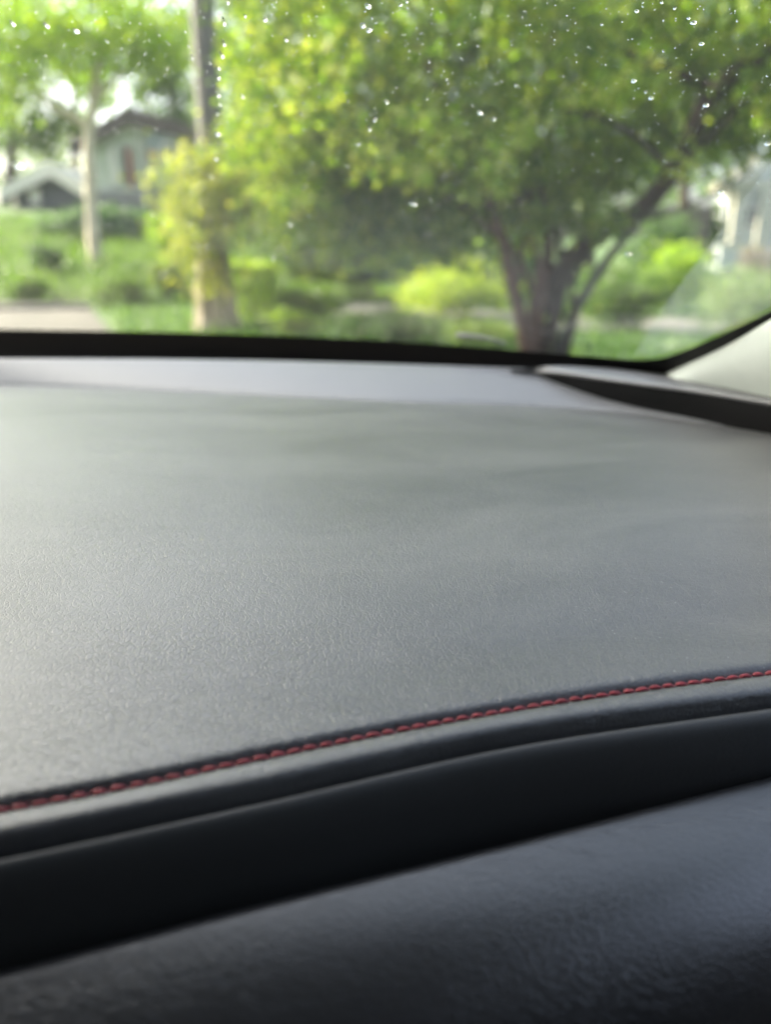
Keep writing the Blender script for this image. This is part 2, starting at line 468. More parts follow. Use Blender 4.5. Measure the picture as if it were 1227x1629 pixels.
def shrub(name, label, px, py0, py1, wpx, Y, mat, n=140, k=34, size=0.06, cat='shrub', group=None, dep=None, boxy=False):
    """Bush whose crown reaches from py0 (top) to the ground."""
    top = at_y(px, py0, Y); kx = Y / FPX
    gz = float(H(top[0], Y)); h = max(top[2] - gz, 0.15); rw = wpx * kx / 2
    root = empty(name, (top[0], Y, gz), label, cat, group)
    c = np.array((top[0], Y, gz + h * 0.52))
    dep = dep or rw
    if boxy:
        q = RNG.uniform(-1, 1, (n * k, 3))
        ax = RNG.integers(0, 3, n * k); sgn = np.where(RNG.random(n * k) < 0.5, -1, 1)
        q[np.arange(n * k), ax] = sgn * RNG.uniform(0.82, 1.0, n * k)
        C = c + q * np.array((rw * (0.86 + 0.14 * 1), dep, h * 0.48))
        C[:, 0] = c[0] + (C[:, 0] - c[0]) * (0.8 + 0.2 * (C[:, 2] - gz) / h)
    else:
        sub = []
        for i in range(7):
            a = RNG.uniform(-1, 1, 3)
            sub.append((c + a * np.array((rw * 0.5, dep * 0.5, h * 0.16)), (rw * RNG.uniform(0.4, 0.62), dep * 0.6, h * RNG.uniform(0.28, 0.42)), n // 7))
        C = clumps(sub, k, min(rw, h) * 0.17)
        C[:, 2] = np.minimum(C[:, 2], gz + h * 1.04)
    foliage('foliage', C, size, mat, root)
    st = MB()
    for i in range(5):
        a = RNG.uniform(-1, 1, 2)
        st.tube([(c[0] + a[0]*rw*0.12, Y + a[1]*dep*0.12, gz - 0.03), (c[0] + a[0]*rw*0.3, Y + a[1]*dep*0.3, gz + h*0.35), (c[0] + a[0]*rw*0.6, Y + a[1]*dep*0.6, gz + h*0.75)],
                [0.018, 0.013, 0.006], 5)
    st.build('stem', M_BARK, root)
    return root

def limb_mesh(P, r0, r1, k=5, n=10, wob=0.05):
    Q = resample(P, k); m = MB()
    m.tube(Q, np.linspace(r0, r1, len(Q)), n, wob)
    return m

# ------------------------------------------------------------------ the near many-stemmed tree
nb = at_y(868, 575, 9.0); nb[2] = 0
near = empty('multi_stem_tree', nb, 'spreading many-stemmed tree with a thick dark slanting limb, growing beside the road', 'tree')
def L9(*pts): return [at_y(*p) for p in pts]
def stem(P, r0, r1, mat, name='trunk', **kw):
    return limb_mesh(P, r0, r1, **kw).build(name, mat, near)
gz0 = lambda px, Y: np.array((at_y(px, 560, Y)[0], Y, -0.05))
stem([gz0(845, 8.8)] + L9((828, 500, 8.7), (812, 440, 8.6), (800, 380, 8.5), (770, 300, 8.3), (720, 190, 8.2), (660, 60, 8.0)), 0.085, 0.03, M_BARK_RED)
stem([gz0(866, 9.0)] + L9((872, 530, 9.0), (884, 470, 8.95), (905, 415, 8.85), (955, 372, 8.7), (1020, 330, 8.5), (1072, 275, 8.3), (1105, 205, 8.2), (1140, 140, 8.1), (1235, 75, 8.0), (1350, 20, 7.9)), 0.135, 0.075, M_BARK)
stem([gz0(890, 9.1)] + L9((905, 520, 9.1), (930, 470, 9.1), (962, 420, 9.1), (1000, 372, 9.1), (1060, 300, 9.2), (1130, 190, 9.3), (1200, 50, 9.4)), 0.075, 0.03, M_BARK_GREY)
stem([gz0(856, 9.0)] + L9((862, 500, 9.0), (872, 420, 9.0), (868, 330, 9.0), (850, 220, 9.0), (870, 100, 9.0), (900, -60, 9.0)), 0.09, 0.03, M_BARK_RED)
stem([gz0(880, 9.05)] + L9((880, 520, 9.1), (896, 450, 9.2), (890, 360, 9.3), (920, 260, 9.4), (960, 120, 9.4)), 0.07, 0.03, M_BARK)
for (b0, q0, r0_) in ((838, ((826, 510, 8.9), (822, 450, 8.9), (835, 380, 8.9), (840, 300, 8.9), (800, 180, 8.9)), 0.045), (850, ((846, 500, 8.8), (858, 440, 8.8), (845, 370, 8.7), (815, 300, 8.6), (780, 200, 8.5)), 0.05),
                      (862, ((852, 505, 9.1), (840, 440, 9.2), (810, 385, 9.3), (765, 340, 9.3), (690, 280, 9.3)), 0.04), (895, ((915, 510, 8.9), (912, 450, 8.9), (935, 400, 8.9), (940, 330, 8.9), (985, 250, 8.9)), 0.04)):
    stem([gz0(b0, q0[0][2])] + L9(*q0), r0_, 0.02, M_BARK_RED if b0 < 890 else M_BARK)
stem(L9((1140, 140, 8.1), (1060, 108, 8.2), (985, 78, 8.2), (900, 20, 8.2)), 0.05, 0.02, M_BARK, 'limb')
stem(L9((1020, 330, 8.5), (1090, 262, 8.3), (1180, 165, 8.0), (1260, 100, 7.8)), 0.045, 0.02, M_BARK, 'limb')
stem(L9((1072, 275, 8.3), (1010, 215, 8.3), (930, 180, 8.3), (850, 170, 8.3)), 0.04, 0.015, M_BARK, 'limb')
stem(L9((1120, 180, 8.1), (1180, 100, 8.1), (1240, 92, 8.1)), 0.045, 0.03, M_BARK, 'limb')
stem(L9((905, 415, 8.85), (990, 360, 8.6), (1090, 330, 8.4), (1200, 270, 8.2)), 0.03, 0.012, M_BARK, 'limb')
stem(L9((800, 380, 8.5), (700, 300, 8.4), (600, 230, 8.3), (500, 150, 8.3)), 0.035, 0.012, M_BARK_RED, 'limb')
near_ells = [
    ell(600, 400, 60, 40, 9.4, 0.4, 5), ell(760, 390, 60, 40, 9.4, 0.4, 6), ell(500, 390, 50, 40, 9.4, 0.4, 4),
    ell(500, 345, 90, 40, 9.4, 0.4, 13), ell(620, 375, 100, 45, 9.3, 0.4, 14), ell(560, 330, 70, 70, 8.6, 0.3, 9), ell(690, 340, 60, 70, 8.4, 0.3, 8), ell(450, 330, 60, 60, 9.0, 0.3, 8), ell(730, 360, 80, 35, 9.3, 0.4, 10), ell(850, 300, 70, 60, 8.3, 0.3, 9), ell(960, 330, 50, 40, 8.2, 0.3, 5),
    ell(540, 300, 120, 45, 8.9, 0.5, 22), ell(680, 320, 110, 40, 8.8, 0.5, 20), ell(800, 325, 90, 45, 9.2, 0.5, 18), ell(900, 330, 60, 40, 9.6, 0.4, 9), ell(985, 240, 90, 60, 8.9, 0.4, 14), ell(1150, 215, 90, 45, 8.8, 0.4, 12), ell(470, 250, 80, 60, 9.2, 0.5, 18), ell(840, 400, 70, 50, 9.5, 0.3, 7), ell(900, 470, 60, 50, 9.3, 0.3, 5),
    ell(470, 60, 90, 90, 9.6, 0.6, 26), ell(600, 30, 150, 90, 9.8, 0.7, 40), ell(800, 120, 170, 110, 9.8, 0.7, 50), ell(980, 120, 170, 120, 10.0, 0.7, 50), ell(1160, 90, 150, 110, 10.0, 0.7, 44), ell(1250, 180, 90, 80, 9.6, 0.6, 20), ell(640, 260, 120, 70, 9.6, 0.6, 24), ell(860, 290, 110, 50, 9.9, 0.6, 20),
    ell(520, 40, 150, 130, 8.6, 0.9, 42), ell(560, 210, 130, 110, 8.8, 0.8, 34), ell(660, 130, 150, 130, 8.2, 0.9, 42),
    ell(780, 50, 170, 130, 7.8, 0.9, 46), ell(700, 265, 110, 60, 8.6, 0.7, 22), ell(840, 190, 130, 100, 8.6, 0.8, 30),
    ell(960, 60, 170, 110, 9.2, 0.8, 40), ell(1060, 200, 110, 90, 9.6, 0.6, 22), ell(930, 280, 110, 60, 9.4, 0.6, 16), ell(1180, 190, 100, 60, 9.0, 0.6, 14),
    ell(1180, 40, 160, 110, 8.8, 0.9, 34), ell(1330, 80, 170, 130, 7.8, 0.9, 40),
    ell(520, -190, 200, 140, 8.3, 1.2, 46), ell(760, -210, 220, 160, 8.0, 1.3, 56), ell(1010, -210, 220, 160, 8.2, 1.3, 56), ell(1270, -190, 220, 150, 8.0, 1.3, 46),
    ell(860, -420, 350, 130, 8.4, 1.5, 60)]
Cn = clumps(near_ells, 50, 0.17)
foliage('crown', Cn, 0.092, G_NEAR, near)
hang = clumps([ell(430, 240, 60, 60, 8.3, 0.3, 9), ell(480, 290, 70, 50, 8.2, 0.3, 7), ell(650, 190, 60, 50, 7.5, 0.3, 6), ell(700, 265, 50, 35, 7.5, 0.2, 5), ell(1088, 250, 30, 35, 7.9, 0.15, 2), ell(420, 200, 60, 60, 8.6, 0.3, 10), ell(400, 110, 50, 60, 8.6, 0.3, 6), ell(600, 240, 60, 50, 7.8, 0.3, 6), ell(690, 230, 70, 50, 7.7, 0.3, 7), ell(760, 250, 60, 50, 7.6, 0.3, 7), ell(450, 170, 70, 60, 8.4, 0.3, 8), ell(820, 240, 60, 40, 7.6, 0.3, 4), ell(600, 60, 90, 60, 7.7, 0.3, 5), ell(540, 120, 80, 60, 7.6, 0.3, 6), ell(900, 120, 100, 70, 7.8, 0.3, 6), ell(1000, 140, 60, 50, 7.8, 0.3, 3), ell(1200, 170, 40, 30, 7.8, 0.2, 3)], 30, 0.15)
foliage('sunfleck_leaves', hang, 0.1, G_SUNFLECK, near)  # pale leaves stand in for sunlight falling through gaps in the crown
tw = MB()
for i in range(90):
    e = near_ells[RNG.integers(0, len(near_ells))]
    a = np.asarray(e[0]) + RNG.normal(size=3) * np.asarray(e[1]) * 0.35
    b = a + RNG.normal(size=3) * np.asarray(e[1]) * 0.6
    tw.tube([a, (a + b) / 2 + RNG.normal(size=3) * 0.08, b], [0.012, 0.008, 0.004], 4)
tw = tw.build('twigs', M_BARK, near); tw['kind'] = 'stuff'

# ------------------------------------------------------------------ other trees
def tree(name, label, px, Y, trunk, ells, k, spread, size, mat, bark, cat='tree', group=None, r=(0.2, 0.06), limbs=()):
    b = at_y(px, 400, Y); b[2] = float(H(b[0], Y))
    root = empty(name, b, label, cat, group)
    P = [b - np.array((0, 0, 0.1))] + [at_y(*p) for p in trunk]
    limb_mesh(P, r[0], r[1]).build('trunk', bark, root)
    for (pts, r0, r1) in limbs:
        limb_mesh([at_y(*p) for p in pts], r0, r1).build('limb', bark, root)
    foliage('crown', clumps(ells, k, spread), size, mat, root)
    return root

# pale-barked tree in front of the house
tree('pale_tree', 'slender pale-barked forked tree with lime green crown standing in front of the gabled house', 150, 23.0,
     [(149, 390, 23), (144, 300, 23), (141, 225, 23), (148, 170, 23), (154, 120, 23), (168, 40, 23), (180, -80, 23)],
     [ell(40, 80, 130, 45, 22, 1.6, 44), ell(190, 75, 110, 35, 22.5, 1.5, 30), ell(250, 40, 90, 60, 22, 1.5, 24), ell(90, 0, 150, 45, 23, 1.6, 22), ell(-60, 60, 110, 90, 22, 1.6, 36),
      ell(40, 30, 180, 60, 24, 1.5, 60), ell(180, 60, 120, 60, 24, 1.4, 40), ell(-60, 140, 80, 60, 23, 1.4, 26), ell(80, -140, 220, 80, 23, 2.2, 70), ell(240, -120, 110, 80, 22, 2, 36),],
     46, 0.36, 0.15, G_LIME, M_BARK_PALE, r=(0.2, 0.1),
     limbs=[([(146, 205, 23), (115, 185, 23), (80, 165, 23), (30, 120, 23)], 0.13, 0.06), ([(150, 160, 23), (200, 110, 23), (250, 50, 23)], 0.08, 0.04)])
bgt = 'trees behind the garden and the houses'
tree('conifer_tree', 'dark blue-green tree rising behind the gabled house roof', 270, 44, [(272, 200, 44), (272, 110, 44), (272, 40, 44)],
     [ell(268, 160, 55, 45, 44, 1.6, 46), ell(275, 110, 42, 45, 44, 1.4, 36), ell(285, 60, 30, 40, 44, 1.1, 22)], 44, 0.5, 0.26, G_DARK, M_BARK, group=bgt)
tree('shade_tree', 'mid green leafy tree at the far garden edge behind the small low garage', 20, 40, [(18, 250, 40), (22, 180, 40), (30, 60, 40)],
     [ell(20, 190, 90, 55, 40, 2, 60), ell(-60, 150, 90, 90, 40, 2, 60), ell(90, 215, 40, 30, 41, 1.2, 12), ell(10, 60, 70, 40, 42, 1.6, 22)], 44, 0.5, 0.24, G_MID, M_BARK, group=bgt, r=(0.3, 0.12))
tree('shade_tree', 'loose lime green tree filling the gap behind the fork of the pale tree', 120, 42, [(120, 290, 42), (118, 200, 42), (122, 90, 42)],
     [ell(90, 120, 90, 60, 42, 2, 46), ell(190, 110, 70, 50, 43, 1.6, 30), ell(90, 215, 60, 35, 42, 1.6, 18), ell(40, 30, 120, 60, 43, 2, 36), ell(230, 30, 80, 60, 43, 2, 30)], 36, 0.5, 0.26, G_LIME, M_BARK_PALE, group=bgt, r=(0.3, 0.12))
tree('shade_tree', 'broad dim green tree growing between the pole and the many-stemmed tree', 450, 32, [(450, 330, 32), (452, 200, 32), (460, 60, 32)],
     [ell(440, 180, 100, 90, 32, 2, 76), ell(480, 60, 110, 90, 32, 2, 76), ell(400, 50, 80, 90, 33, 2, 46), ell(355, 110, 50, 130, 33.5, 1.6, 50), ell(430, 300, 80, 40, 31, 1.4, 34), ell(510, 320, 80, 60, 30.5, 1.4, 46)], 44, 0.42, 0.2, G_MID, M_BARK, group=bgt, r=(0.3, 0.12))
tree('shade_tree', 'dark shady tree directly behind the grey shed', 690, 36, [(690, 330, 36), (700, 200, 36), (690, 60, 36)],
     [ell(640, 220, 110, 90, 36, 2, 80), ell(760, 230, 110, 80, 36, 2, 80), ell(700, 80, 150, 90, 36, 2.2, 90)], 44, 0.48, 0.24, G_DARK, M_BARK, group=bgt, r=(0.3, 0.12))
tree('shade_tree', 'tall deep green tree whose top closes the gap above the thick dark limb', 1110, 38, [(1090, 330, 38), (1095, 200, 38), (1110, 20, 38)],
     [ell(1090, 40, 130, 90, 38, 2, 80), ell(1240, 60, 110, 110, 38, 2, 70), ell(1080, 160, 70, 60, 38, 1.6, 36), ell(1120, -90, 150, 60, 38, 2, 50)], 44, 0.48, 0.24, G_MID, M_BARK, group=bgt, r=(0.3, 0.12))
tree('shade_tree', 'tall green tree behind the thick slanting dark limb', 940, 34, [(940, 330, 34), (945, 200, 34), (940, 60, 34)],
     [ell(900, 210, 110, 90, 34, 2, 76), ell(1010, 200, 90, 80, 34, 2, 60), ell(960, 60, 150, 90, 34, 2, 80)], 44, 0.45, 0.22, G_MID, M_BARK, group=bgt, r=(0.3, 0.12))
tree('shade_tree', 'bright green tree above the cream and white house', 1190, 52, [(1190, 330, 52), (1195, 200, 52), (1190, 100, 52)],
     [ell(1130, 150, 80, 70, 52, 2.5, 50), ell(1230, 120, 100, 90, 52, 2.5, 60), ell(1330, 180, 90, 120, 50, 2.5, 60)], 40, 0.6, 0.3, G_LIME, M_BARK, group=bgt, r=(0.35, 0.15))
# unseen tree added left of the road to keep sun off the dashboard
sb_ = (-6.6, 2.9, 0.0)
st_ = empty('added_tree', sb_, 'broad dense unseen tree added left of the road to shade the parked car', 'tree')
limb_mesh([(-6.6, 2.9, -0.1), (-6.5, 2.95, 2.2), (-6.4, 2.9, 4.2), (-6.2, 2.8, 6.4)], 0.26, 0.1).build('trunk', M_BARK, st_)
foliage('crown', clumps([((-6.9, 2.9, 6.2), (2.6, 2.8, 1.9), 150), ((-5.6, 2.4, 5.6), (1.8, 2.0, 1.2), 70), ((-8.2, 3.6, 7.0), (2.4, 2.4, 1.8), 90)], 60, 0.3), 0.17, G_MID, st_)
sb_ = (-8.6, 11.5, 0.0)  # second unseen tree, added to block sky reflected in the dashboard
st_ = empty('added_tree', sb_, 'leafy lime green tree added out of view to cut sky sheen on the dashboard', 'tree')
limb_mesh([(-8.6, 11.5, -0.1), (-8.6, 11.5, 2.5), (-8.4, 11.4, 5.0), (-8.2, 11.2, 8.0)], 0.24, 0.08).build('trunk', M_BARK_GREY, st_)
foliage('crown', clumps([((-8.6, 11.4, 7.2), (2.6, 2.4, 2.6), 130), ((-7.4, 11.0, 6.2), (1.7, 1.7, 1.1), 40), ((-10.4, 11.6, 7.6), (2.2, 2.2, 2.0), 60)], 50, 0.26), 0.15, G_LIME, st_)
# far wood, one mass
Cw = clumps([((x, 92 + 10 * math.sin(x * 0.21), float(H(x, 92)) + 5.5 + 1.5 * math.sin(x * 0.4)), (6.5, 4, 6.5 + 1.2 * math.sin(x)), 34) for x in np.arange(-75, 80, 7.5)], 34, 0.9)
wood = foliage('distant_wood', Cw, 0.55, G_MID, None); tag(wood, kind='stuff')

# ------------------------------------------------------------------ utility pole and its climber
pb = at_y(347, 526, 12.6); pz = float(H(pb[0], 12.6))
pole = empty('utility_pole', (pb[0], 12.6, pz), 'weathered grey wooden utility pole beside the lane', 'pole')
limb_mesh([(pb[0], 12.6, pz - 0.2), at_y(343, 420, 12.6), at_y(336, 250, 12.6), at_y(325, 60, 12.6), at_y(318, -80, 12.6), at_y(308, -320, 12.6)], 0.2, 0.165, n=16, wob=0.006).build('pole_shaft', M_POLE, pole)
vine = empty('climbing_vine', (pb[0], 12.45, pz), 'yellow-green climbing vine with a thick tan stem wrapped round the pole', 'vine')
vs = MB()
for a in np.linspace(0, 2 * math.pi, 13, endpoint=False):
    r0 = RNG.uniform(0.24, 0.31); ph = RNG.uniform(-0.5, 0.5)
    hgt = RNG.uniform(0.8, 1.6)
    P = [(pb[0] + math.cos(a + ph*s) * (r0 * (1 - 0.2*s)), 12.6 + math.sin(a + ph*s) * (r0 * (1 - 0.2*s)), pz - 0.05 + hgt * s) for s in np.linspace(0, 1, 7)]
    vs.tube(P, np.linspace(0.11, 0.03, 7), 7, 0.12)
vs.build('stem', M_STEM, vine)
Cv = clumps([ell(320, 290, 52, 45, 12.3, 0.4, 24), ell(300, 345, 34, 30, 12.3, 0.35, 16), ell(350, 330, 60, 60, 12.25, 0.4, 30), ell(395, 290, 60, 50, 12.3, 0.4, 30), ell(440, 250, 55, 55, 12.3, 0.4, 28), ell(460, 200, 60, 50, 12.3, 0.4, 20),
             ell(385, 355, 50, 35, 12.3, 0.4, 16), ell(312, 410, 28, 26, 12.2, 0.3, 12), ell(335, 440, 20, 35, 12.25, 0.3, 8), ell(430, 330, 40, 40, 12.3, 0.4, 12), ell(520, 405, 25, 35, 12.3, 0.3, 6)], 34, 0.21)
foliage('foliage', Cv, 0.085, G_YEL, vine)
vt = MB()
for (px, py) in ((300, 345), (395, 290), (440, 250), (460, 200), (430, 330), (312, 410)):
    e = at_y(px, py, 12.3); s0 = np.array((pb[0] - (343 - px) * 0.0008, 12.42, e[2] - 0.35))
    vt.tube([s0, (s0 + e) / 2 + np.array((0, 0, 0.12)), e], [0.02, 0.014, 0.006], 5)
vt.build('tendrils', M_STEM, vine)

# ------------------------------------------------------------------ shrubs and ground plants
shrub('clipped_bush', 'small clipped block-shaped bush with lime top beside the vine-clad pole', 402, 420, 520, 62, 13.7, G_LIME, 150, 44, 0.055, 'bush', boxy=True)
cb = [o for o in COL.objects if o.name == 'clipped_bush'][0]
ct = at_y(402, 424, 13.7)
foliage('sunlit_top', ct + RNG.normal(size=(700, 3)) * (0.16, 0.16, 0.05), 0.06, G_GOLD, cb)['kind'] = 'stuff'  # paler leaves paint the sunlit top of the bush
shrub('golden_shrub', 'bright golden-yellow rounded shrub beside the path', 715, 412, 500, 165, 15.0, G_GOLD, 150, 34, 0.08)
shrub('low_shrub', 'low mid green mound between clipped bush and path', 490, 448, 520, 120, 14.2, G_MID, 110, 34, 0.07)
shrub('low_shrub', 'wide deep green mound at the near side of the path', 610, 492, 540, 190, 11.2, G_HEDGE, 150, 36, 0.06)
shrub('low_shrub', 'greyish low plant by the foot of the many-stemmed tree', 765, 505, 550, 120, 10.4, G_PALE, 90, 34, 0.05)
shrub('low_shrub', 'low bright grassy clump hugging the bottom of the clipped bush', 455, 490, 530, 90, 11.6, G_LIME, 80, 34, 0.05)
shrub('flowering_shrub', 'small mauve-tinged plant among the green mounds', 575, 500, 540, 60, 11.8, G_MAUVE, 40, 34, 0.05)
shrub('garden_shrub', 'rounded leafy green shrub right of the tree stems', 1010, 405, 560, 150, 12.5, G_MID, 170, 36, 0.07)
shrub('garden_shrub', 'lime-topped shrub behind the rounded leafy one', 1075, 380, 500, 120, 15.5, G_LIME, 110, 34, 0.08)
shrub('garden_shrub', 'pale sunny green shrub below the cream and white house', 1190, 425, 560, 150, 11.5, G_PALE, 150, 36, 0.06)
shrub('garden_shrub', 'dark round shrub between golden shrub and tree stems', 815, 350, 500, 130, 19, G_DARK, 150, 34, 0.09)
shrub('flowering_shrub', 'broad mauve-grey flowering shrub at the foot of the cream and white house', 1205, 388, 430, 80, 24, G_MAUVE, 80, 30, 0.1)
shrub('garden_shrub', 'leafy green bush below the broad dim tree', 470, 330, 460, 170, 21, G_MID, 190, 34, 0.11)
shrub('garden_shrub', 'shaded dark green bush in front of the grey shed', 590, 350, 460, 150, 22, G_HEDGE, 180, 34, 0.11)
shrub('garden_shrub', 'tall leafy bush hiding the grey shed behind the golden shrub', 700, 335, 450, 170, 22.5, G_MID, 190, 34, 0.11)
shrub('garden_shrub', 'dark tall bush behind the slanting limb near the brown fence', 1060, 330, 420, 110, 25, G_DARK, 120, 34, 0.12)
shrub('garden_shrub', 'round lime bush at the end of the dark hedge', 255, 340, 385, 50, 25, G_LIME, 60, 30, 0.1)
shrub('garden_shrub', 'narrow upright bush at the near corner of the cream and white house', 1150, 305, 400, 34, 34.5, G_MID, 70, 30, 0.13)
shrub('hedge', 'long dark green hedge below the gabled house', 165, 326, 385, 250, 28, G_HEDGE, 420, 34, 0.12, 'hedge', dep=0.6)
shrub('ornamental_grass', 'leafy green clump on the bank below the dark hedge', 70, 385, 440, 70, 22, G_HEDGE, 70, 30, 0.1, 'plant')
shrub('ornamental_grass', 'bluish green clump on the bank right of the pale tree', 260, 405, 470, 70, 19, G_PALE, 70, 30, 0.09, 'plant')
shrub('ornamental_grass', 'light green clump at the top of the lane kerb', 190, 425, 490, 110, 18.6, G_MID, 90, 30, 0.08, 'plant')
shrub('ornamental_grass', 'low green clump at the very edge of the lane', 30, 440, 480, 80, 18.8, G_MID, 80, 30, 0.08, 'plant')

# grass, one object
n = 52000
gxv = RNG.uniform(-16, 13, n); gyv = RNG.uniform(9.0, 34, n)
keep = ~((gxv < -3.0 - (gyv - 9.5) * 0.42) & (gyv < 17.6))
keep &= ~((gyv > 12.3) & (gyv < 15.0) & (gxv > 2.2)); keep &= ~((gyv > 14.6) & (gyv < 19.5) & (gxv > -2.8) & (gxv < 2.4) & (np.abs(gyv + gxv * 0.9 - 16.9) < 1.5))
gxv, gyv = gxv[keep], gyv[keep]; n = len(gxv)
base = np.stack((gxv, gyv, H(gxv, gyv) - 0.02), 1)
hh = RNG.uniform(0.08, 0.24, n)[:, None]; an = RNG.uniform(0, 2 * math.pi, n)
side = np.stack((np.cos(an), np.sin(an), np.zeros(n)), 1) * 0.016
lean = RNG.normal(size=(n, 3)) * 0.05; lean[:, 2] = 0
V = np.stack((base - side, base + side, base + lean + np.array((0, 0, 1)) * hh), 1).reshape(-1, 3)
gr = obj('grass', V, np.arange(n * 3).reshape(n, 3), G_GRASS, None, False); tag(gr, kind='stuff')

n = 1500
bx = RNG.uniform(-18, -2.5, n); by = RNG.uniform(17.9, 33, n); ok = by < 33
q = np.stack((bx, by, H(bx, by) + 0.1), 1)[ok]
idx = np.repeat(np.arange(len(q)), 26)
C_ = q[idx] + RNG.normal(size=(len(idx), 3)) * (0.28, 0.28, 0.14)
gc = foliage('ground_cover', C_, 0.11, G_MID, None); tag(gc, kind='stuff')
n = 500
bx = RNG.uniform(-5.5, 9, n); by = RNG.uniform(9.3, 26, n); ok = ~((by > 12.0) & (by < 15.3) & (bx > 1.6)) & ~((by > 14.2) & (by < 20) & (bx > -3.4) & (bx < 2.6)) & ~((bx < -3.0 - (by - 9.5) * 0.42) & (by < 17.6))
q = np.stack((bx, by, H(bx, by) + 0.06), 1)[ok]
idx = np.repeat(np.arange(len(q)), 26)
C_ = q[idx] + RNG.normal(size=(len(idx), 3)) * (0.2, 0.2, 0.09)
gc = foliage('leafy_weeds', C_, 0.07, G_HEDGE, None); tag(gc, kind='stuff')

# ------------------------------------------------------------------ buildings
def wall_mat(name, col, plank=0.16):
    m, t, b = new_mat(name)
    L = t.links.new
    tc = N(t, 'ShaderNodeTexCoord'); sp = N(t, 'ShaderNodeSeparateXYZ'); L(tc.outputs['Object'], sp.inputs[0])
    dv = N(t, 'ShaderNodeMath', operation='DIVIDE'); dv.inputs[1].default_value = plank; L(sp.outputs['Z'], dv.inputs[0])
    fc = N(t, 'ShaderNodeMath', operation='FRACT'); L(dv.outputs[0], fc.inputs[0])
    bp = N(t, 'ShaderNodeBump', Strength=1.0, Distance=0.02); L(fc.outputs[0], bp.inputs['Height']); L(bp.outputs[0], b.inputs['Normal'])
    no = N(t, 'ShaderNodeTexNoise', Scale=1.4, Detail=5.0); L(tc.outputs['Object'], no.inputs['Vector'])
    r = ramp(t, no.outputs['Fac'], [(0.3, col), (0.75, tuple(c * 0.82 for c in col))]); L(r.outputs[0], b.inputs['Base Color'])
    b.inputs['Roughness'].default_value = 0.8
    return m
M_SAGE = wall_mat('sage_siding', (0.46, 0.5, 0.42)); M_SHADED_SIDING = wall_mat('shaded_siding', (0.24, 0.28, 0.29))
M_WHITE = wall_mat('white_siding', (0.5, 0.53, 0.54)); M_CREAMW = wall_mat('cream_siding', (0.42, 0.4, 0.32)); M_GREYW = wall_mat('grey_siding', (0.1, 0.1, 0.105))
M_SHINGLE = plain('roof_shingle', (0.05, 0.04, 0.035), 0.9, (0.07, 0.058, 0.05), 6, 0.01, 20)
M_WTRIM = plain('pale_trim', (0.6, 0.58, 0.52), 0.6, (0.5, 0.48, 0.44))
M_RED = plain('red_door_paint', (0.38, 0.07, 0.05), 0.5)
M_SALMON = plain('salmon_pot', (0.5, 0.3, 0.22), 0.7)
M_PANE = plain('dark_pane', (0.03, 0.04, 0.045), 0.1)
M_STONE = plain('foundation_stone', (0.2, 0.19, 0.19), 0.9, (0.14, 0.135, 0.135), 4, 0.02, 10)
M_FENCE = plain('brown_fence_wood', (0.09, 0.075, 0.065), 0.9, (0.06, 0.05, 0.045), 5)

def gable_house(name, label, px0, px1, pxr, y_peak, y_eave0, y_eave1, y_base, Y, walls, roof, depth=6.0, over=0.45):
    """House with its gable towards the road: px0..px1 walls, ridge at pxr."""
    k = lambda px, py: at_y(px, py, Y)
    xa, xb, xr = k(px0, y_base)[0], k(px1, y_base)[0], k(pxr, y_peak)[0]
    zb = float(H((xa + xb) / 2, Y)) - 0.4
    zp = k(pxr, y_peak)[2] - 0.25; za = k(px0, y_eave0)[2] - 0.2; zc = k(px1, y_eave1)[2] - 0.2
    root = empty(name, ((xa + xb) / 2, Y, zb + 0.4), label, 'house')
    V = []
    for y in (Y, Y + depth):
        V += [(xa, y, zb), (xb, y, zb), (xb, y, zc), (xr, y, zp), (xa, y, za)]
    F = [(4, 3, 2, 1, 0), (5, 6, 7, 8, 9), (0, 5, 9, 4), (1, 2, 7, 6), (0, 1, 6, 5)]
    obj('wall', V, F, walls, root, False)
    th = 0.3
    for (x0, z0, sgn) in ((xa, za, -1), (xb, zc, 1)):
        sl = (zp - z0) / abs(xr - x0)
        xe = x0 + sgn * over; ze = z0 - sl * over
        prof = [(xr, zp + 0.02), (xe, ze + 0.02), (xe, ze + th), (xr, zp + th)]
        V = [(x, Y - over, z) for x, z in prof] + [(x, Y + depth + over, z) for x, z in prof]
        obj('roof', V, [(0, 1, 2, 3), (7, 6, 5, 4), (0, 4, 5, 1), (1, 5, 6, 2), (2, 6, 7, 3), (3, 7, 4, 0)], roof, root, False)
        fv = [(x, Y - over - 0.05, z - 0.3 * (i in (0, 1))) for i, (x, z) in enumerate(prof)] + [(x, Y - over - 0.005, z - 0.3 * (i in (0, 1))) for i, (x, z) in enumerate(prof)]
        obj('bargeboard', fv, [(0, 1, 2, 3), (7, 6, 5, 4), (0, 4, 5, 1), (1, 5, 6, 2), (2, 6, 7, 3), (3, 7, 4, 0)], M_SHINGLE if roof is M_SHINGLE and walls is not M_WHITE else M_WTRIM, root, False)
    return root

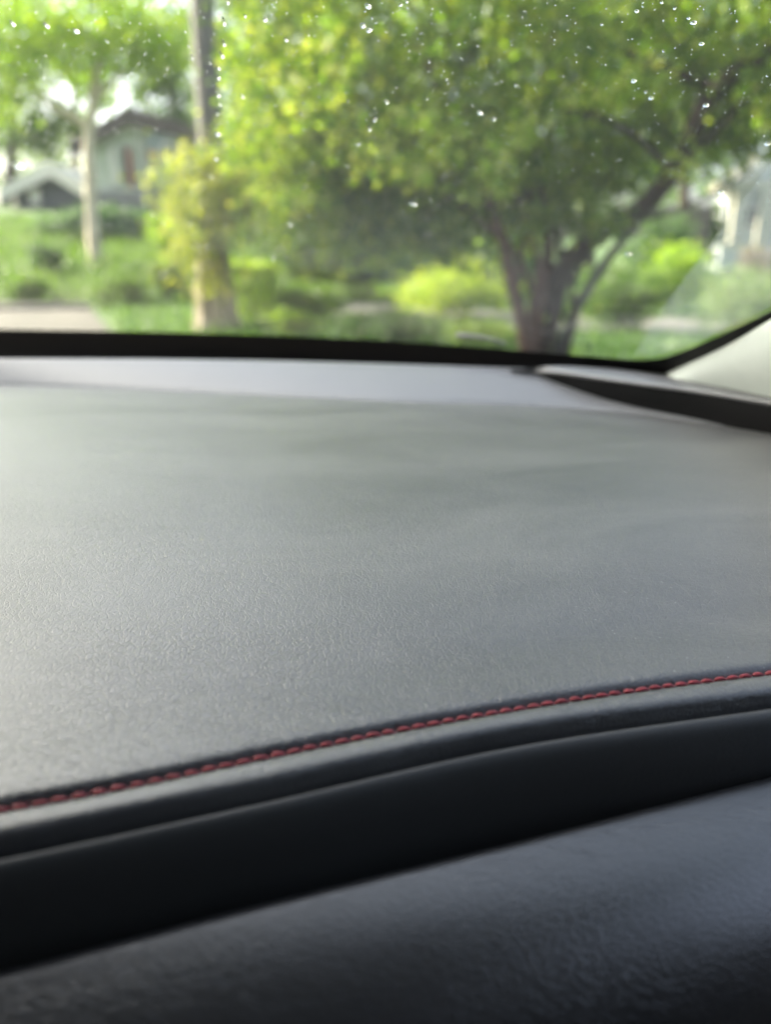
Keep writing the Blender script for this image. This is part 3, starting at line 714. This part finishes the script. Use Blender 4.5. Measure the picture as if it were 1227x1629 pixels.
def window(root, Y, px0, px1, py0, py1, frame=0.08, fm=None):
    a = at_y(px0, py0, Y); b = at_y(px1, py1, Y)
    cx, cz = (a[0] + b[0]) / 2, (a[2] + b[2]) / 2; wx, wz = abs(b[0] - a[0]), abs(a[2] - b[2])
    m = MB()
    m.box((cx, Y - 0.05, cz + wz/2), (wx + frame, 0.1, frame)); m.box((cx, Y - 0.05, cz - wz/2), (wx + frame, 0.1, frame))
    m.box((cx - wx/2, Y - 0.048, cz), (frame, 0.1, wz)); m.box((cx + wx/2, Y - 0.048, cz), (frame, 0.1, wz))
    m.box((cx, Y - 0.04, cz), (frame * 0.5, 0.06, wz))
    f = m.build('window', fm or M_WTRIM, root, False)
    box('pane', (cx, Y - 0.012, cz), (wx, 0.02, wz), M_PANE, f)
    return f

h1 = gable_house('gabled_house', 'grey-green gabled house with dark low-pitched roof and red door on the bank', 146, 310, 208, 176, 222, 203, 330, 34.0, M_SAGE, M_SHINGLE)
def hbox(name, px0, px1, py0, py1, Y, d, mat, parent):
    a = at_y(px0, py0, Y); b = at_y(px1, py1, Y)
    return box(name, ((a[0]+b[0])/2, Y, (a[2]+b[2])/2), (abs(b[0]-a[0]), d, abs(a[2]-b[2])), mat, parent)
hbox('corner_post', 218, 231, 200, 322, 33.7, 0.3, M_WTRIM, h1)
hbox('shaded_wall', 232, 306, 212, 300, 33.85, 0.2, M_SHADED_SIDING, h1)  # darker siding paints the shade on the right half of the front
hbox('shutter_panel', 174, 190, 232, 292, 33.9, 0.12, M_WTRIM, h1)
dr = hbox('door', 202, 212, 236, 296, 33.9, 0.14, M_RED, h1)
hbox('door_frame', 198, 202, 232, 296, 33.88, 0.16, M_PANE, h1)
window(h1, 33.74, 259, 274, 228, 254)
hbox('foundation', 150, 303, 305, 345, 33.75, 0.36, M_STONE, h1)
pp = at_y(238, 246, 33.3)
lampo = box('salmon_sign', (pp[0], 33.72, pp[2]), (0.42, 0.05, 0.42), M_SALMON, h1, bevel=0.02)

h3 = gable_house('small_garage', 'small low garage with pale roof beside the gabled house', 25, 128, 84, 262, 296, 288, 330, 37.0, M_GREYW, M_WTRIM, depth=4)
hbox('garage_door', 45, 65, 300, 325, 36.95, 0.1, M_WTRIM, h3)

h2 = gable_house('white_house', 'sunlit white and cream house with a gable at the edge of the garden', 1146, 1330, 1240, 236, 288, 288, 400, 36.0, M_WHITE, M_CREAMW, depth=1.2, over=0.3)
a = at_y(1240, 245, 35.95)
window(h2, 35.98, 1186, 1207, 330, 362, 0.12)
window(h2, 35.98, 1262, 1290, 330, 362, 0.12)
hbox('porch_post', 1172, 1180, 300, 388, 35.4, 0.25, M_CREAMW, h2)
hbox('porch_beam', 1142, 1320, 286, 300, 35.4, 0.3, M_CREAMW, h2)
hbox('porch_post', 1214, 1226, 300, 388, 35.4, 0.25, M_CREAMW, h2)

sh = gable_house('grey_shed', 'low blue-grey shed half hidden behind the shady trees', 560, 800, 690, 300, 335, 335, 420, 30.0, M_GREYW, M_SHINGLE, depth=3)
sh['category'] = 'shed'
window(sh, 29.98, 585, 605, 352, 378); window(sh, 29.98, 735, 765, 350, 378)

# brown board fence in front of the white house
fa = at_y(1035, 345, 27.0); fb = at_y(1135, 345, 27.0); ztop = at_y(1100, 328, 27.0)[2]
fz = float(H(fa[0], 27.0))
fence = empty('board_fence', ((fa[0] + fb[0]) / 2, 27.0, fz), 'dark brown vertical board fence in front of the white house', 'fence')
bm_ = None
nb_ = 15
for i in range(nb_):
    x = fa[0] + (fb[0] - fa[0]) * (i + 0.5) / nb_
    hb_ = ztop - fz + RNG.normal() * 0.015
    if bm_ is None:
        bm_ = box('board', (x, 27.0, fz + hb_ / 2), ((fb[0]-fa[0]) / nb_ - 0.02, 0.03, hb_), M_FENCE, fence, origin=(x, 27.0, fz))
    else:
        c = bm_.copy(); COL.objects.link(c); c.parent = fence
        c.location = (x - ORG[fence.name][0], RNG.normal() * 0.008, 0); c.scale = (1, 1, hb_ / (ztop - fz))
for zz in (0.3, 1.2):
    box('rail', ((fa[0]+fb[0])/2, 27.06, fz + zz), (fb[0]-fa[0], 0.05, 0.09), M_FENCE, fence)

# ------------------------------------------------------------------ the car
car = empty('car', (-0.25, -0.4, 0.012), 'dark car seen from inside, grained grey dashboard with red stitched seam under a rain-spotted windscreen', 'car')
PX = np.arange(-340, 1601, 20.0)
f_stitch = curve([(-340, 1338), (0, 1278), (200, 1241), (400, 1199), (614, 1156), (800, 1122), (1000, 1091), (1227, 1062), (1600, 1022)])
f_far = curve([(-340, 598), (0, 608), (300, 619), (614, 634), (955, 648), (1227, 685), (1600, 760)])
f_up = curve([(-340, 571), (0, 570), (400, 573), (830, 585), (1000, 590), (1227, 612), (1600, 668)])
ZS = -0.170
S = np.array([at_z(x, f_stitch(x), ZS) for x in PX])
Fp = np.array([at_z(x, f_far(x), -0.152) for x in PX])
Up = np.array([at_z(x, f_up(x), -0.128) for x in PX])
# direction across the seam, towards the seats
tan = np.gradient(S, axis=0); tan /= np.linalg.norm(tan, axis=1)[:, None]
nrm = np.stack((tan[:, 1], -tan[:, 0], np.zeros(len(tan))), 1)
def prof(d, z): return S + nrm * (d * 1e-3) + np.array((0, 0, z * 1e-3))
rows = [Fp + np.array((0, 0.02, -0.016)), Fp + np.array((0, 0.008, -0.005))]
inner = prof(-40, 0.9)
for t in np.linspace(0, 1, 26):
    q = Fp * (1 - t) + inner * t
    q[:, 2] += 0.010 * math.sin(math.pi * t) - 0.0022 * math.exp(-(t / 0.05) ** 2)
    rows.append(q)
for d, z in ((-30, 0.6), (-20, 0.3), (-12, 0.1), (-7, -0.1), (-4.5, -0.4), (-3.2, -1.0), (-2.4, -2.0), (-1.9, -3.1), (-1.4, -3.9), (-0.6, -4.1),
             (0.2, -3.9), (1.0, -3.2), (1.8, -2.5), (2.6, -2.2)):
    rows.append(prof(d, z))
# guide lines of the fascia below: the gap under the stitched roll and the crest of the glove box pad
f_gap = curve([(-340, 1408), (0, 1341), (400, 1257), (800, 1170), (1227, 1108), (1600, 1056)])
f_crest = curve([(-340, 1636), (0, 1546), (400, 1441), (800, 1344), (1227, 1236), (1600, 1146)])
Gp = np.array([at_z(x, f_gap(x), -0.1752) for x in PX])
Cr = np.array([at_z(x, f_crest(x), -0.203) for x in PX])
A0 = prof(2.6, -2.2)
for t, z in ((0.2, -1.85), (0.42, -1.8), (0.62, -1.95), (0.76, -2.3), (0.86, -2.9), (0.925, -3.8), (0.965, -5.2), (0.99, -9), (1.0, -16)):
    q = A0 * (1 - t) + Gp * t; q[:, 2] = EYE[2] + ZS + z * 1e-3; rows.append(q)
pad = grid('dashboard_pad', rows, M_PAD, car)
sb = pad.modifiers.new('sub', 'SUBSURF'); sb.levels = 1; sb.render_levels = 1
def prof_g(d, z): return Gp + nrm * (d * 1e-3) + np.array((0, 0, z * 1e-3))
def prof_c(d, z): return Cr + nrm * (d * 1e-3) + np.array((0, 0, z * 1e-3))
# fascia band below the gap
rows = [prof_g(d, z) for d, z in ((0, -22), (1.6, -11), (2.2, -6.6), (3.2, -3.6), (4.8, -2.2), (6.4, -2.4), (7.8, -3.8), (8.8, -6.4), (9.2, -11), (8.8, -18), (7.6, -27), (6.0, -38), (4.5, -55), (4, -80))]
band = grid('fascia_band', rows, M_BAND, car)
sb = band.modifiers.new('sub', 'SUBSURF'); sb.levels = 1; sb.render_levels = 1
# glove box pad
rows = [prof_c(d, z) for d, z in ((-22, -46), (-14, -26), (-9, -14), (-5, -6.2), (-2.2, -2.2), (0.4, -0.4), (2.6, -0.1), (5.5, -0.7), (10, -1.8), (15, -3.3), (22, -6.0), (30, -10.8), (38, -17.6), (46, -27), (53, -40), (58, -56), (61, -76), (62, -110), (58, -190), (40, -260))]
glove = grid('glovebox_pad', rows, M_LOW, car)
sb = glove.modifiers.new('sub', 'SUBSURF'); sb.levels = 1; sb.render_levels = 1

# stitches, each its own sub-part of the pad
seam = [(prof(0.3, -2.45))[i] for i in range(len(PX))]
seam = resample(seam, 6)
sl_ = np.concatenate(([0], np.cumsum(np.linalg.norm(np.diff(seam, axis=0), axis=1))))
PITCH_S = 0.0061
def stitch_mesh():
    V = []; F = []; n, m = 8, 9
    for i in range(m):
        s = -1 + 2 * i / (m - 1)
        r = 0.00098 * max(1 - abs(s) ** 2.4, 0.0) ** 0.5 + 0.00012
        for k in range(n):
            a = 2 * math.pi * k / n
            V.append((s * 0.00302, r * math.cos(a) * 1.0, r * math.sin(a) * 0.85 - 0.0006 * s * s))
    for i in range(m - 1):
        for k in range(n): F.append((i*n + k, i*n + (k+1) % n, (i+1)*n + (k+1) % n, (i+1)*n + k))
    F += [tuple(range(n))[::-1], tuple((m-1)*n + k for k in range(n))]
    return mesh_of('stitch', V, F, M_THREAD)
SM = stitch_mesh()
base_o = ORG[car.name]
cnt = 0
for s in np.arange(0.004, sl_[-1] - 0.01, PITCH_S):
    p = np.array([np.interp(s, sl_, seam[:, j]) for j in range(3)])
    p2 = np.array([np.interp(s + 0.002, sl_, seam[:, j]) for j in range(3)])
    d = p2 - p
    o = bpy.data.objects.new('stitch', SM); COL.objects.link(o); o.parent = pad
    o.location = p - base_o + np.array((0, 0, RNG.normal() * 0.00008))
    o.rotation_euler = (R(RNG.normal() * 6), R(RNG.normal() * 3.0), math.atan2(d[1], d[0]) - R(7 + RNG.normal() * 3.0))
    k = 1 + RNG.normal() * 0.05
    o.scale = (k, 1 + RNG.normal() * 0.05, 1)
    cnt += 1

# strip under the windscreen
rows = [Fp + np.array((0, -0.004, -0.014)), Fp + np.array((0, 0.0005, -0.0045))]
for t in np.linspace(0.03, 1, 8):
    q = Fp * (1 - t) + Up * t; q[:, 2] += -0.0035 * (1 - t) + 0.002 * math.sin(math.pi * t); rows.append(q)
rows += [Up + np.array((0, 0.006, -0.002)), Up + np.array((0, 0.010, -0.008)), Up + np.array((0, 0.012, -0.03))]
strip = grid('defroster_strip', rows, M_STRIP, car)

# corner trim (raised end piece)
CX = np.arange(815, 1661, 15.0)
t_low = curve([(815, 580), (835, 582.5), (900, 592), (1000, 606), (1100, 619), (1227, 639), (1660, 712)])
t_top = curve([(815, 579), (835, 580), (920, 583), (1000, 588), (1100, 600), (1227, 615), (1660, 680)])
Tl = np.array([at_z(x, t_low(x), -0.1245) for x in CX])
Tt = np.array([at_z(x, t_top(x), -0.1215) for x in CX])
sink = np.clip(1 - (CX - 815) / 70, 0, 1)[:, None] * np.array((0, 0, -0.006))
Tl = Tl + sink; Tt = Tt + sink
out = np.array((0.8, 0.6, 0.0))
rows = [Tt + np.array((0, 0.015, -0.03)), Tt + np.array((0, 0.006, -0.004)), Tt, Tt * 0.5 + Tl * 0.5 + np.array((0, 0, 0.0012)), Tl + out * 0.003 + np.array((0, 0, 0.0006)), Tl + out * 0.001, Tl + np.array((0, 0, -0.0016)), Tl + out * 0.0015 + np.array((0, 0, -0.0035)), Tl + out * 0.008 + np.array((0, 0, -0.005))]
grid('corner_top_lit', rows, M_STRIP, car)  # top split off in a lighter tone, standing for the skylight on it
rows = [Tl + out * 0.005 + np.array((0, 0, -0.0025)), Tl + out * 0.0022 + np.array((0, 0, -0.0032)), Tl + out * 0.002 + np.array((0, 0, -0.006)), Tl + out * 0.003 + np.array((0, 0, -0.014)), Tl + out * 0.006 + np.array((0, 0, -0.026)), Tl + out * 0.012 + np.array((0, 0, -0.045)), Tl + out * 0.02 + np.array((0, 0, -0.07))]
rows = [r_[2:] for r_ in rows]
grid('corner_trim', rows, M_TRIM_SHADED, car)

# windscreen: ruled surface rising from a curved base line
TG = math.tan(R(27.0)); ZB = -0.112
f_base = curve([(-340, 522), (0, 527), (300, 532), (614, 545), (850, 562), (960, 570), (1030, 578)])
bp_ = [at_z(x, f_base(x), ZB) for x in (-340, -100, 150, 400, 614, 800, 960, 1030)]
bxs = np.array([p[0] for p in bp_]); bys = np.array([p[1] for p in bp_])
sl0 = (bys[1] - bys[0]) / (bxs[1] - bxs[0])
bxs = np.concatenate(([-1.35], bxs, [0.36, 0.50])); bys = np.concatenate(([bys[0] - 0.02], bys, [0.715, 0.52]))
f_yb = curve(list(zip(bxs, bys)))
def glass_z(x, y): return EYE[2] + ZB + (f_yb(x) - y) * TG
def on_glass(px, py, off=0.0):
    d = ray(px, py); lo, hi = 0.2, 2.5
    for _ in range(50):
        mid = (lo + hi) / 2; p = EYE + d * mid
        if p[2] < glass_z(p[0], p[1]): lo = mid
        else: hi = mid
    p = EYE + d * lo
    return p + glass_n(p) * off
def glass_n(p):
    e = 1e-3
    gxx = (glass_z(p[0] + e, p[1]) - glass_z(p[0] - e, p[1])) / (2 * e)
    n_ = np.array((-gxx, TG, 1.0)); return n_ / np.linalg.norm(n_)
GX = np.concatenate((np.linspace(-1.3, -0.5, 12), np.linspace(-0.45, 0.5, 39)))
def glass_pt(x, s, off=0.0):
    y = f_yb(x) - s * math.cos(R(27)); p = np.array((x, y, EYE[2] + ZB + s * math.sin(R(27))))
    return p + glass_n(p) * off
rows = [[glass_pt(x, s) for x in GX] for s in np.linspace(-0.17, 0.86, 21)]
scr = grid('windscreen', rows, M_GLASS, car)
so = scr.modifiers.new('solid', 'SOLIDIFY'); so.thickness = 0.005; so.offset = 1
me = scr.data
if me.polygons[0].normal.z < 0: me.flip_normals()
# black ceramic border: along the base, then round the corner up the pillar
edge_hi = curve([(-340, 516), (0, 522), (300, 527.5), (614, 540), (850, 557), (960, 566), (1020, 570), (1055, 567), (1090, 556), (1140, 535), (1227, 493), (1420, 388)])
hi = [on_glass(x, edge_hi(x), -0.002) for x in np.arange(-340, 1421, 12.0)]
lo_ = []
for i, x in enumerate(np.arange(-340, 1421, 12.0)):
    wd = 0.17 if x < 1000 else 0.17 + (0.03 - 0.17) * min((x - 1000) / 130, 1)
    p = hi[i]
    side = min(max((x - 1010) / 90, 0), 1)
    q = p + np.array((wd * side, wd * math.cos(R(27)) * (1 - side) , 0))
    q[2] = glass_z(q[0], q[1]) - 0.002
    lo_.append(q)
rows = [hi] + [[h * (1 - t) + l * t for h, l in zip(hi, lo_)] for t in (0.35, 0.7, 1.0)]
grid('frit_band', rows, M_BLACK, scr)
# pale uneven see-through film over the windscreen corner by the pillar
M_FILM, t_, b_ = new_mat('pale_film'); t_.nodes.remove(b_)
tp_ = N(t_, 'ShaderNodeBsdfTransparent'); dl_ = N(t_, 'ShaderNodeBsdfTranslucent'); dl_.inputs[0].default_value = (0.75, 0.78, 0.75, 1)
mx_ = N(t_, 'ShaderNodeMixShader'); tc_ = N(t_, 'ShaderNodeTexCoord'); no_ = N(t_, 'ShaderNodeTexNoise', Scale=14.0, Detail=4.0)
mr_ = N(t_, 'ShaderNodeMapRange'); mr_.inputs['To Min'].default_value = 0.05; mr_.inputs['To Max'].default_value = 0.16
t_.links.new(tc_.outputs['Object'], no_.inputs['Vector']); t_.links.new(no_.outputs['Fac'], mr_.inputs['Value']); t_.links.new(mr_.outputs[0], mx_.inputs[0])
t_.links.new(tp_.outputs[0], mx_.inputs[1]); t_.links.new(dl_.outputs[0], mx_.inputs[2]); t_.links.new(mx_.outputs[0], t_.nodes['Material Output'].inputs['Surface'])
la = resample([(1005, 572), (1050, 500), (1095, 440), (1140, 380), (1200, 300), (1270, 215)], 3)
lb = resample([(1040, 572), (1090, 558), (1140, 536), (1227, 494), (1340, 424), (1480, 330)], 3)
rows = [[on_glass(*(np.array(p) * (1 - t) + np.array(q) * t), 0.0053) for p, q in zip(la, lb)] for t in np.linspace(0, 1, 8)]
grid('pale_film', rows, M_FILM, scr)
# pillar trim
f_pil = curve([(1030, 601), (1060, 590), (1100, 571.5), (1160, 542.5), (1227, 502), (1340, 432), (1480, 335), (1600, 240)])
PXp = np.concatenate((np.arange(1030, 1240, 10.0), np.arange(1250, 1601, 25.0)))
Pe = np.array([on_glass(x, f_pil(x), -0.006) for x in PXp])
f_q = curve([(1030, 605), (1100, 616), (1227, 640), (1420, 690), (1600, 760)])
Q = np.array([at_z(x, f_q(x), -0.128) for x in np.linspace(1030, 1600, len(PXp))])
rows = [Pe + np.array((0.006, 0.004, 0.004)), Pe]
for t in np.linspace(0.08, 1, 10):
    b_ = Pe * (1 - t) + Q * t + np.array((-0.012, -0.02, 0.010)) * math.sin(math.pi * min(t * 1.1, 1)) * np.clip(np.linalg.norm(Pe - Q, axis=1) / 0.12, 0, 1)[:, None]
    rows.append(b_)
grid('pillar_trim', rows, M_CREAM, car)

# cabin behind and around the viewer
ZT = EYE[2]
def part_box(name, c, s, m, bev=0.02): return box(name, (c[0], c[1], c[2] + ZT), s, m, car, bevel=bev)
rows = [[glass_pt(x, 0.80) + np.array((0, 0.02, -0.012)) for x in np.linspace(-1.2, 0.46, 20)]]
for y, z in ((0.12, 0.30), (-0.2, 0.335), (-0.8, 0.345), (-1.5, 0.32), (-2.0, 0.24)):
    rows.append([np.array((x, y, ZT + z - 0.09 * ((x + 0.37) / 0.85) ** 2)) for x in np.linspace(-1.24, 0.5, 20)])
grid('headliner', rows, M_HEAD, car, thick=0.03)
part_box('door_panel', (0.60, -0.35, -0.56), (0.08, 1.5, 0.9), M_CABIN)
part_box('door_panel', (-1.30, -0.35, -0.56), (0.08, 1.5, 0.9), M_CABIN)
for x in (0.60, -1.30):
    front = -0.1 if x > 0 else -0.57
    part_box('light_block_panel', (x, (front - 2.07) / 2, -0.35), (0.08, front + 2.07, 1.32), M_CABIN)  # unseen opaque panels added over the side windows to darken the cabin
part_box('tailgate', (-0.35, -2.05, -0.35), (1.95, 0.08, 1.32), M_CABIN)
part_box('rear_seat', (-0.35, -1.7, -0.45), (1.7, 0.25, 1.1), M_CABIN, 0.06)
part_box('floor_pan', (-0.35, -0.5, -1.05), (1.9, 3.0, 0.06), M_CABIN)
part_box('seat_back', (0.10, -0.62, -0.25), (0.5, 0.16, 0.75), M_CABIN, 0.05)
part_box('seat_back', (-0.75, -0.62, -0.25), (0.5, 0.16, 0.75), M_CABIN, 0.05)
part_box('seat_cushion', (0.10, -0.32, -0.68), (0.5, 0.5, 0.16), M_CABIN, 0.05)
part_box('seat_cushion', (-0.75, -0.32, -0.68), (0.5, 0.5, 0.16), M_CABIN, 0.05)
part_box('firewall', (-0.35, 0.75, -0.62), (1.9, 0.06, 0.8), M_CABIN)
pm = MB(); pm.tube([glass_pt(-1.25, s, -0.02) for s in np.linspace(-0.05, 0.85, 8)], [0.05] * 8, 8); pm.build('pillar', M_CREAM, car)
# bonnet and wiper outside
rows = []
for t in np.linspace(0, 1, 12):
    rows.append([np.array((x, f_yb(x) + 0.09 + t * 0.95, ZT - 0.205 - 0.09 * t - 0.16 * t**4 - 0.05 * ((x + 0.35) / 0.9) ** 2)) for x in np.linspace(-1.15, 0.44, 24)])
grid('bonnet', rows, M_PAINT, car, thick=0.01)
for sx in (-1, 1):
    for yy in (1.15, -1.45):
        m = MB(); c = np.array((-0.35 + sx * 0.8, yy, 0.34))
        m.tube([c + np.array((-0.1, 0, 0)), c + np.array((-0.09, 0, 0)), c + np.array((0.09, 0, 0)), c + np.array((0.1, 0, 0))], [0.3, 0.33, 0.33, 0.3], 28)
        m.build('wheel', M_RUBBER, car)
M_WIPER = plain('wiper_metal', (0.2, 0.2, 0.19), 0.4)
wp = MB(); P = [on_glass(x, y, 0.014) for x, y in ((722, 549.5), (745, 551.5), (775, 556), (800, 564))]
wp.tube(resample(P, 5), np.linspace(0.0028, 0.0015, 16), 7); wp.build('wiper_blade', M_WIPER, car)

# ------------------------------------------------------------------ raindrops on the outside of the windscreen
def drop_mesh(seed, big):
    r_ = np.random.default_rng(seed)
    n, m = (18, 7) if big else (10, 4)
    ph = r_.uniform(0, 6.28, 3); am = r_.uniform(0.02, 0.10, 3)
    V = []; F = []
    for i in range(m):
        cr_ = 1 - i / m
        for k in range(n):
            a = 2 * math.pi * k / n
            rr = cr_ * (1 + am[0] * math.cos(a + ph[0]) + am[1] * math.cos(2*a + ph[1]) + am[2] * math.cos(3*a + ph[2]))
            V.append((rr * math.cos(a), rr * math.sin(a), 0.55 * (1 - cr_ ** 2.4)))
    top = len(V); V.append((0, 0, 0.55))
    for i in range(m - 1):
        for k in range(n): F.append((i*n + k, i*n + (k+1) % n, (i+1)*n + (k+1) % n, (i+1)*n + k))
    for k in range(n): F.append(((m-1)*n + k, (m-1)*n + (k+1) % n, top))
    F.append(tuple(range(n))[::-1])
    return mesh_of('raindrop', V, F, M_WATER)
DB = [drop_mesh(s, True) for s in range(8)]; DS = [drop_mesh(s + 50, False) for s in range(6)]

def drop(px, py, wpx, hpx, label, group=None, ang=0.0, big=True, i=[0]):
    p = on_glass(px, py, 0.0052); nrm_ = Vector(glass_n(p))
    dist = np.dot(p - EYE, np.array((0, CP, -SP)))
    i[0] += 1
    me = (DB if big else DS)[i[0] % (8 if big else 6)]
    o = bpy.data.objects.new('raindrop', me); COL.objects.link(o)
    # local x: lateral, local y: up the slope
    xa = Vector((1, 0, 0)); xa = (xa - nrm_ * xa.dot(nrm_)).normalized(); ya = nrm_.cross(xa)
    q = Matrix((xa, ya, nrm_)).transposed().to_quaternion() @ Quaternion((0, 0, 1), ang)
    view = Vector(p - EYE).normalized(); fore = max(abs(view.dot(nrm_)), 0.3)
    rx = wpx / FPX * dist / 2; ry = hpx / FPX * dist / 2 / fore
    o.rotation_mode = 'QUATERNION'; o.rotation_quaternion = q
    o.scale = (rx * 0.78, ry * 0.78, min(rx, ry) * (0.42 if big else 0.26)); o.location = p
    tag(o, label, 'raindrop', group)
    return o

ORD = ['topmost', 'second', 'third', 'fourth', 'fifth', 'sixth', 'seventh', 'eighth', 'ninth', 'tenth', 'eleventh', 'lowest']
trail = [(359, 14, 8, 12), (353, 46, 8, 16), (353, 80, 7, 12), (350, 98, 9, 12), (345, 119, 7, 7), (345, 134, 8, 8), (344, 161, 8, 10), (347, 176, 6, 6), (343, 191, 6, 6), (344, 223, 12, 7), (340, 261, 8, 9), (334, 290, 5, 5)]
for i, (x, y, a, b) in enumerate(trail):
    od = ORD[i] + ('' if i in (0, 11) else ' from the top')
    drop(x, y, a, b, f'raindrop in the vertical trail along the utility pole, {od}', 'raindrops trailing down beside the pole')
named = [
    (17, 48, 10, 8, 'dark-rimmed raindrop, outermost of the three in a row before the pale tree crown'), (71, 51, 11, 9, 'dark-rimmed raindrop, middle of the three in a row before the pale tree crown'),
    (118, 60, 12, 8, 'dark-rimmed raindrop, nearest the pole of the three in a row before the pale tree crown'), (27, 271, 26, 13, 'largest raindrop, wide and squarish with a dark upper edge, before the garage'),
    (320, 8, 5, 5, 'small raindrop right on the upper end of the utility pole'), (419, 43, 9, 9, 'round raindrop just right of the long vertical trail'), (452, 75, 8, 7, 'round bright raindrop below and beside the round one right of the trail'),
    (582, 22, 15, 10, 'widest of the three close raindrops in the top middle'), (574, 52, 12, 10, 'middle one of the three close raindrops in the top middle'), (584, 60, 12, 9, 'lowest of the three close raindrops in the top middle'),
    (644, 15, 6, 6, 'round raindrop right of the widest top middle drop'), (830, 10, 8, 7, 'clear round raindrop near the top edge, left of a similar one'), (864, 7, 7, 6, 'clear round raindrop near the top edge, right of a similar one'),
    (1101, 50, 13, 9, 'large slanted raindrop before the branches at top right'), (1093, 43, 8, 5, 'small raindrop touching the large slanted one at top right'), (1114, 83, 12, 7, 'slanted raindrop just below the large slanted one'),
    (1010, 31, 9, 7, 'oval raindrop in the dark foliage left of the large slanted one'), (1071, 27, 7, 6, 'tilted small raindrop above the large slanted one'), (1050, 18, 7, 5, 'flat small raindrop pair of dots near the top edge'),
    (1006, 141, 12, 8, 'slanted oval raindrop before the middle branches'), (1034, 168, 11, 8, 'oval raindrop beneath the slanted one before the middle branches'), (1121, 180, 12, 8, 'flat oval raindrop before the dark limb'),
    (760, 190, 11, 8, 'wide raindrop in the lit leaves of the many-stemmed tree'), (783, 200, 8, 8, 'round raindrop right of the wide one in the lit leaves'), (612, 172, 8, 9, 'raindrop before the sun-flecked hanging leaves'), (594, 201, 7, 9, 'raindrop lower left of the one before the sun-flecked hanging leaves'),
    (585, 215, 7, 9, 'raindrop at the lower end of the row by the sun-flecked leaves'), (654, 333, 16, 8, 'flat bright raindrop before the grey shed'), (1144, 316, 12, 8, 'dark raindrop before the eave of the white house'), (383, 163, 7, 8, 'round raindrop a little right of the trail, halfway down'),
    (459, 365, 9, 7, 'round raindrop before the dim tree right of the vine'), (433, 417, 8, 8, 'faint raindrop above the clipped bush'), (1217, 240, 12, 8, 'raindrop at the outer edge by the white house'), (998, 413, 14, 7, 'flat faint raindrop before the rounded leafy shrub')]
for (x, y, a, b, lab) in named: drop(x, y, a, b, lab, ang=R(RNG.normal() * 14))

# scattered small drops: the 250 largest one by one, finer spray as one object
pts = []
while len(pts) < 1000:
    x = RNG.uniform(-30, 1260); y = RNG.uniform(-20, 560)
    if RNG.random() > (1.0 - y / 640) ** 1.1: continue
    if y > 560 - max(0, x - 1040) * 0.4: continue
    s = 1.3 + RNG.gamma(1.2, 0.8)
    pts.append((x, y, min(s, 7.0)))
pts.sort(key=lambda t: -t[2])
for (x, y, s) in pts[:250]:
    drop(x, y, s * RNG.uniform(0.85, 1.15), s * RNG.uniform(0.85, 1.3), 'small raindrop among many scattered over the windscreen', 'small raindrops scattered over the windscreen', R(RNG.normal() * 25), False)
Vs = []; Fs = []; nv = 0
dv = np.array([v.co[:] for v in DS[0].vertices]); df_ = [tuple(p.vertices) for p in DS[0].polygons]
for (x, y, s) in pts[250:]:
    p = on_glass(x, y, 0.0052); nn = glass_n(p); dist = np.dot(p - EYE, np.array((0, CP, -SP)))
    xa = np.array((1.0, 0, 0)); xa -= nn * xa.dot(nn); xa /= np.linalg.norm(xa); ya = np.cross(nn, xa)
    r = s / FPX * dist / 2
    Vs.append(p + (dv[:, :1] * xa + dv[:, 1:2] * ya * 1.6 + dv[:, 2:] * nn * 0.26) * r); Fs += [tuple(i + nv for i in f) for f in df_]; nv += len(dv)
fine = obj('rain_spray', np.concatenate(Vs), Fs, M_WATER); tag(fine, kind='stuff')
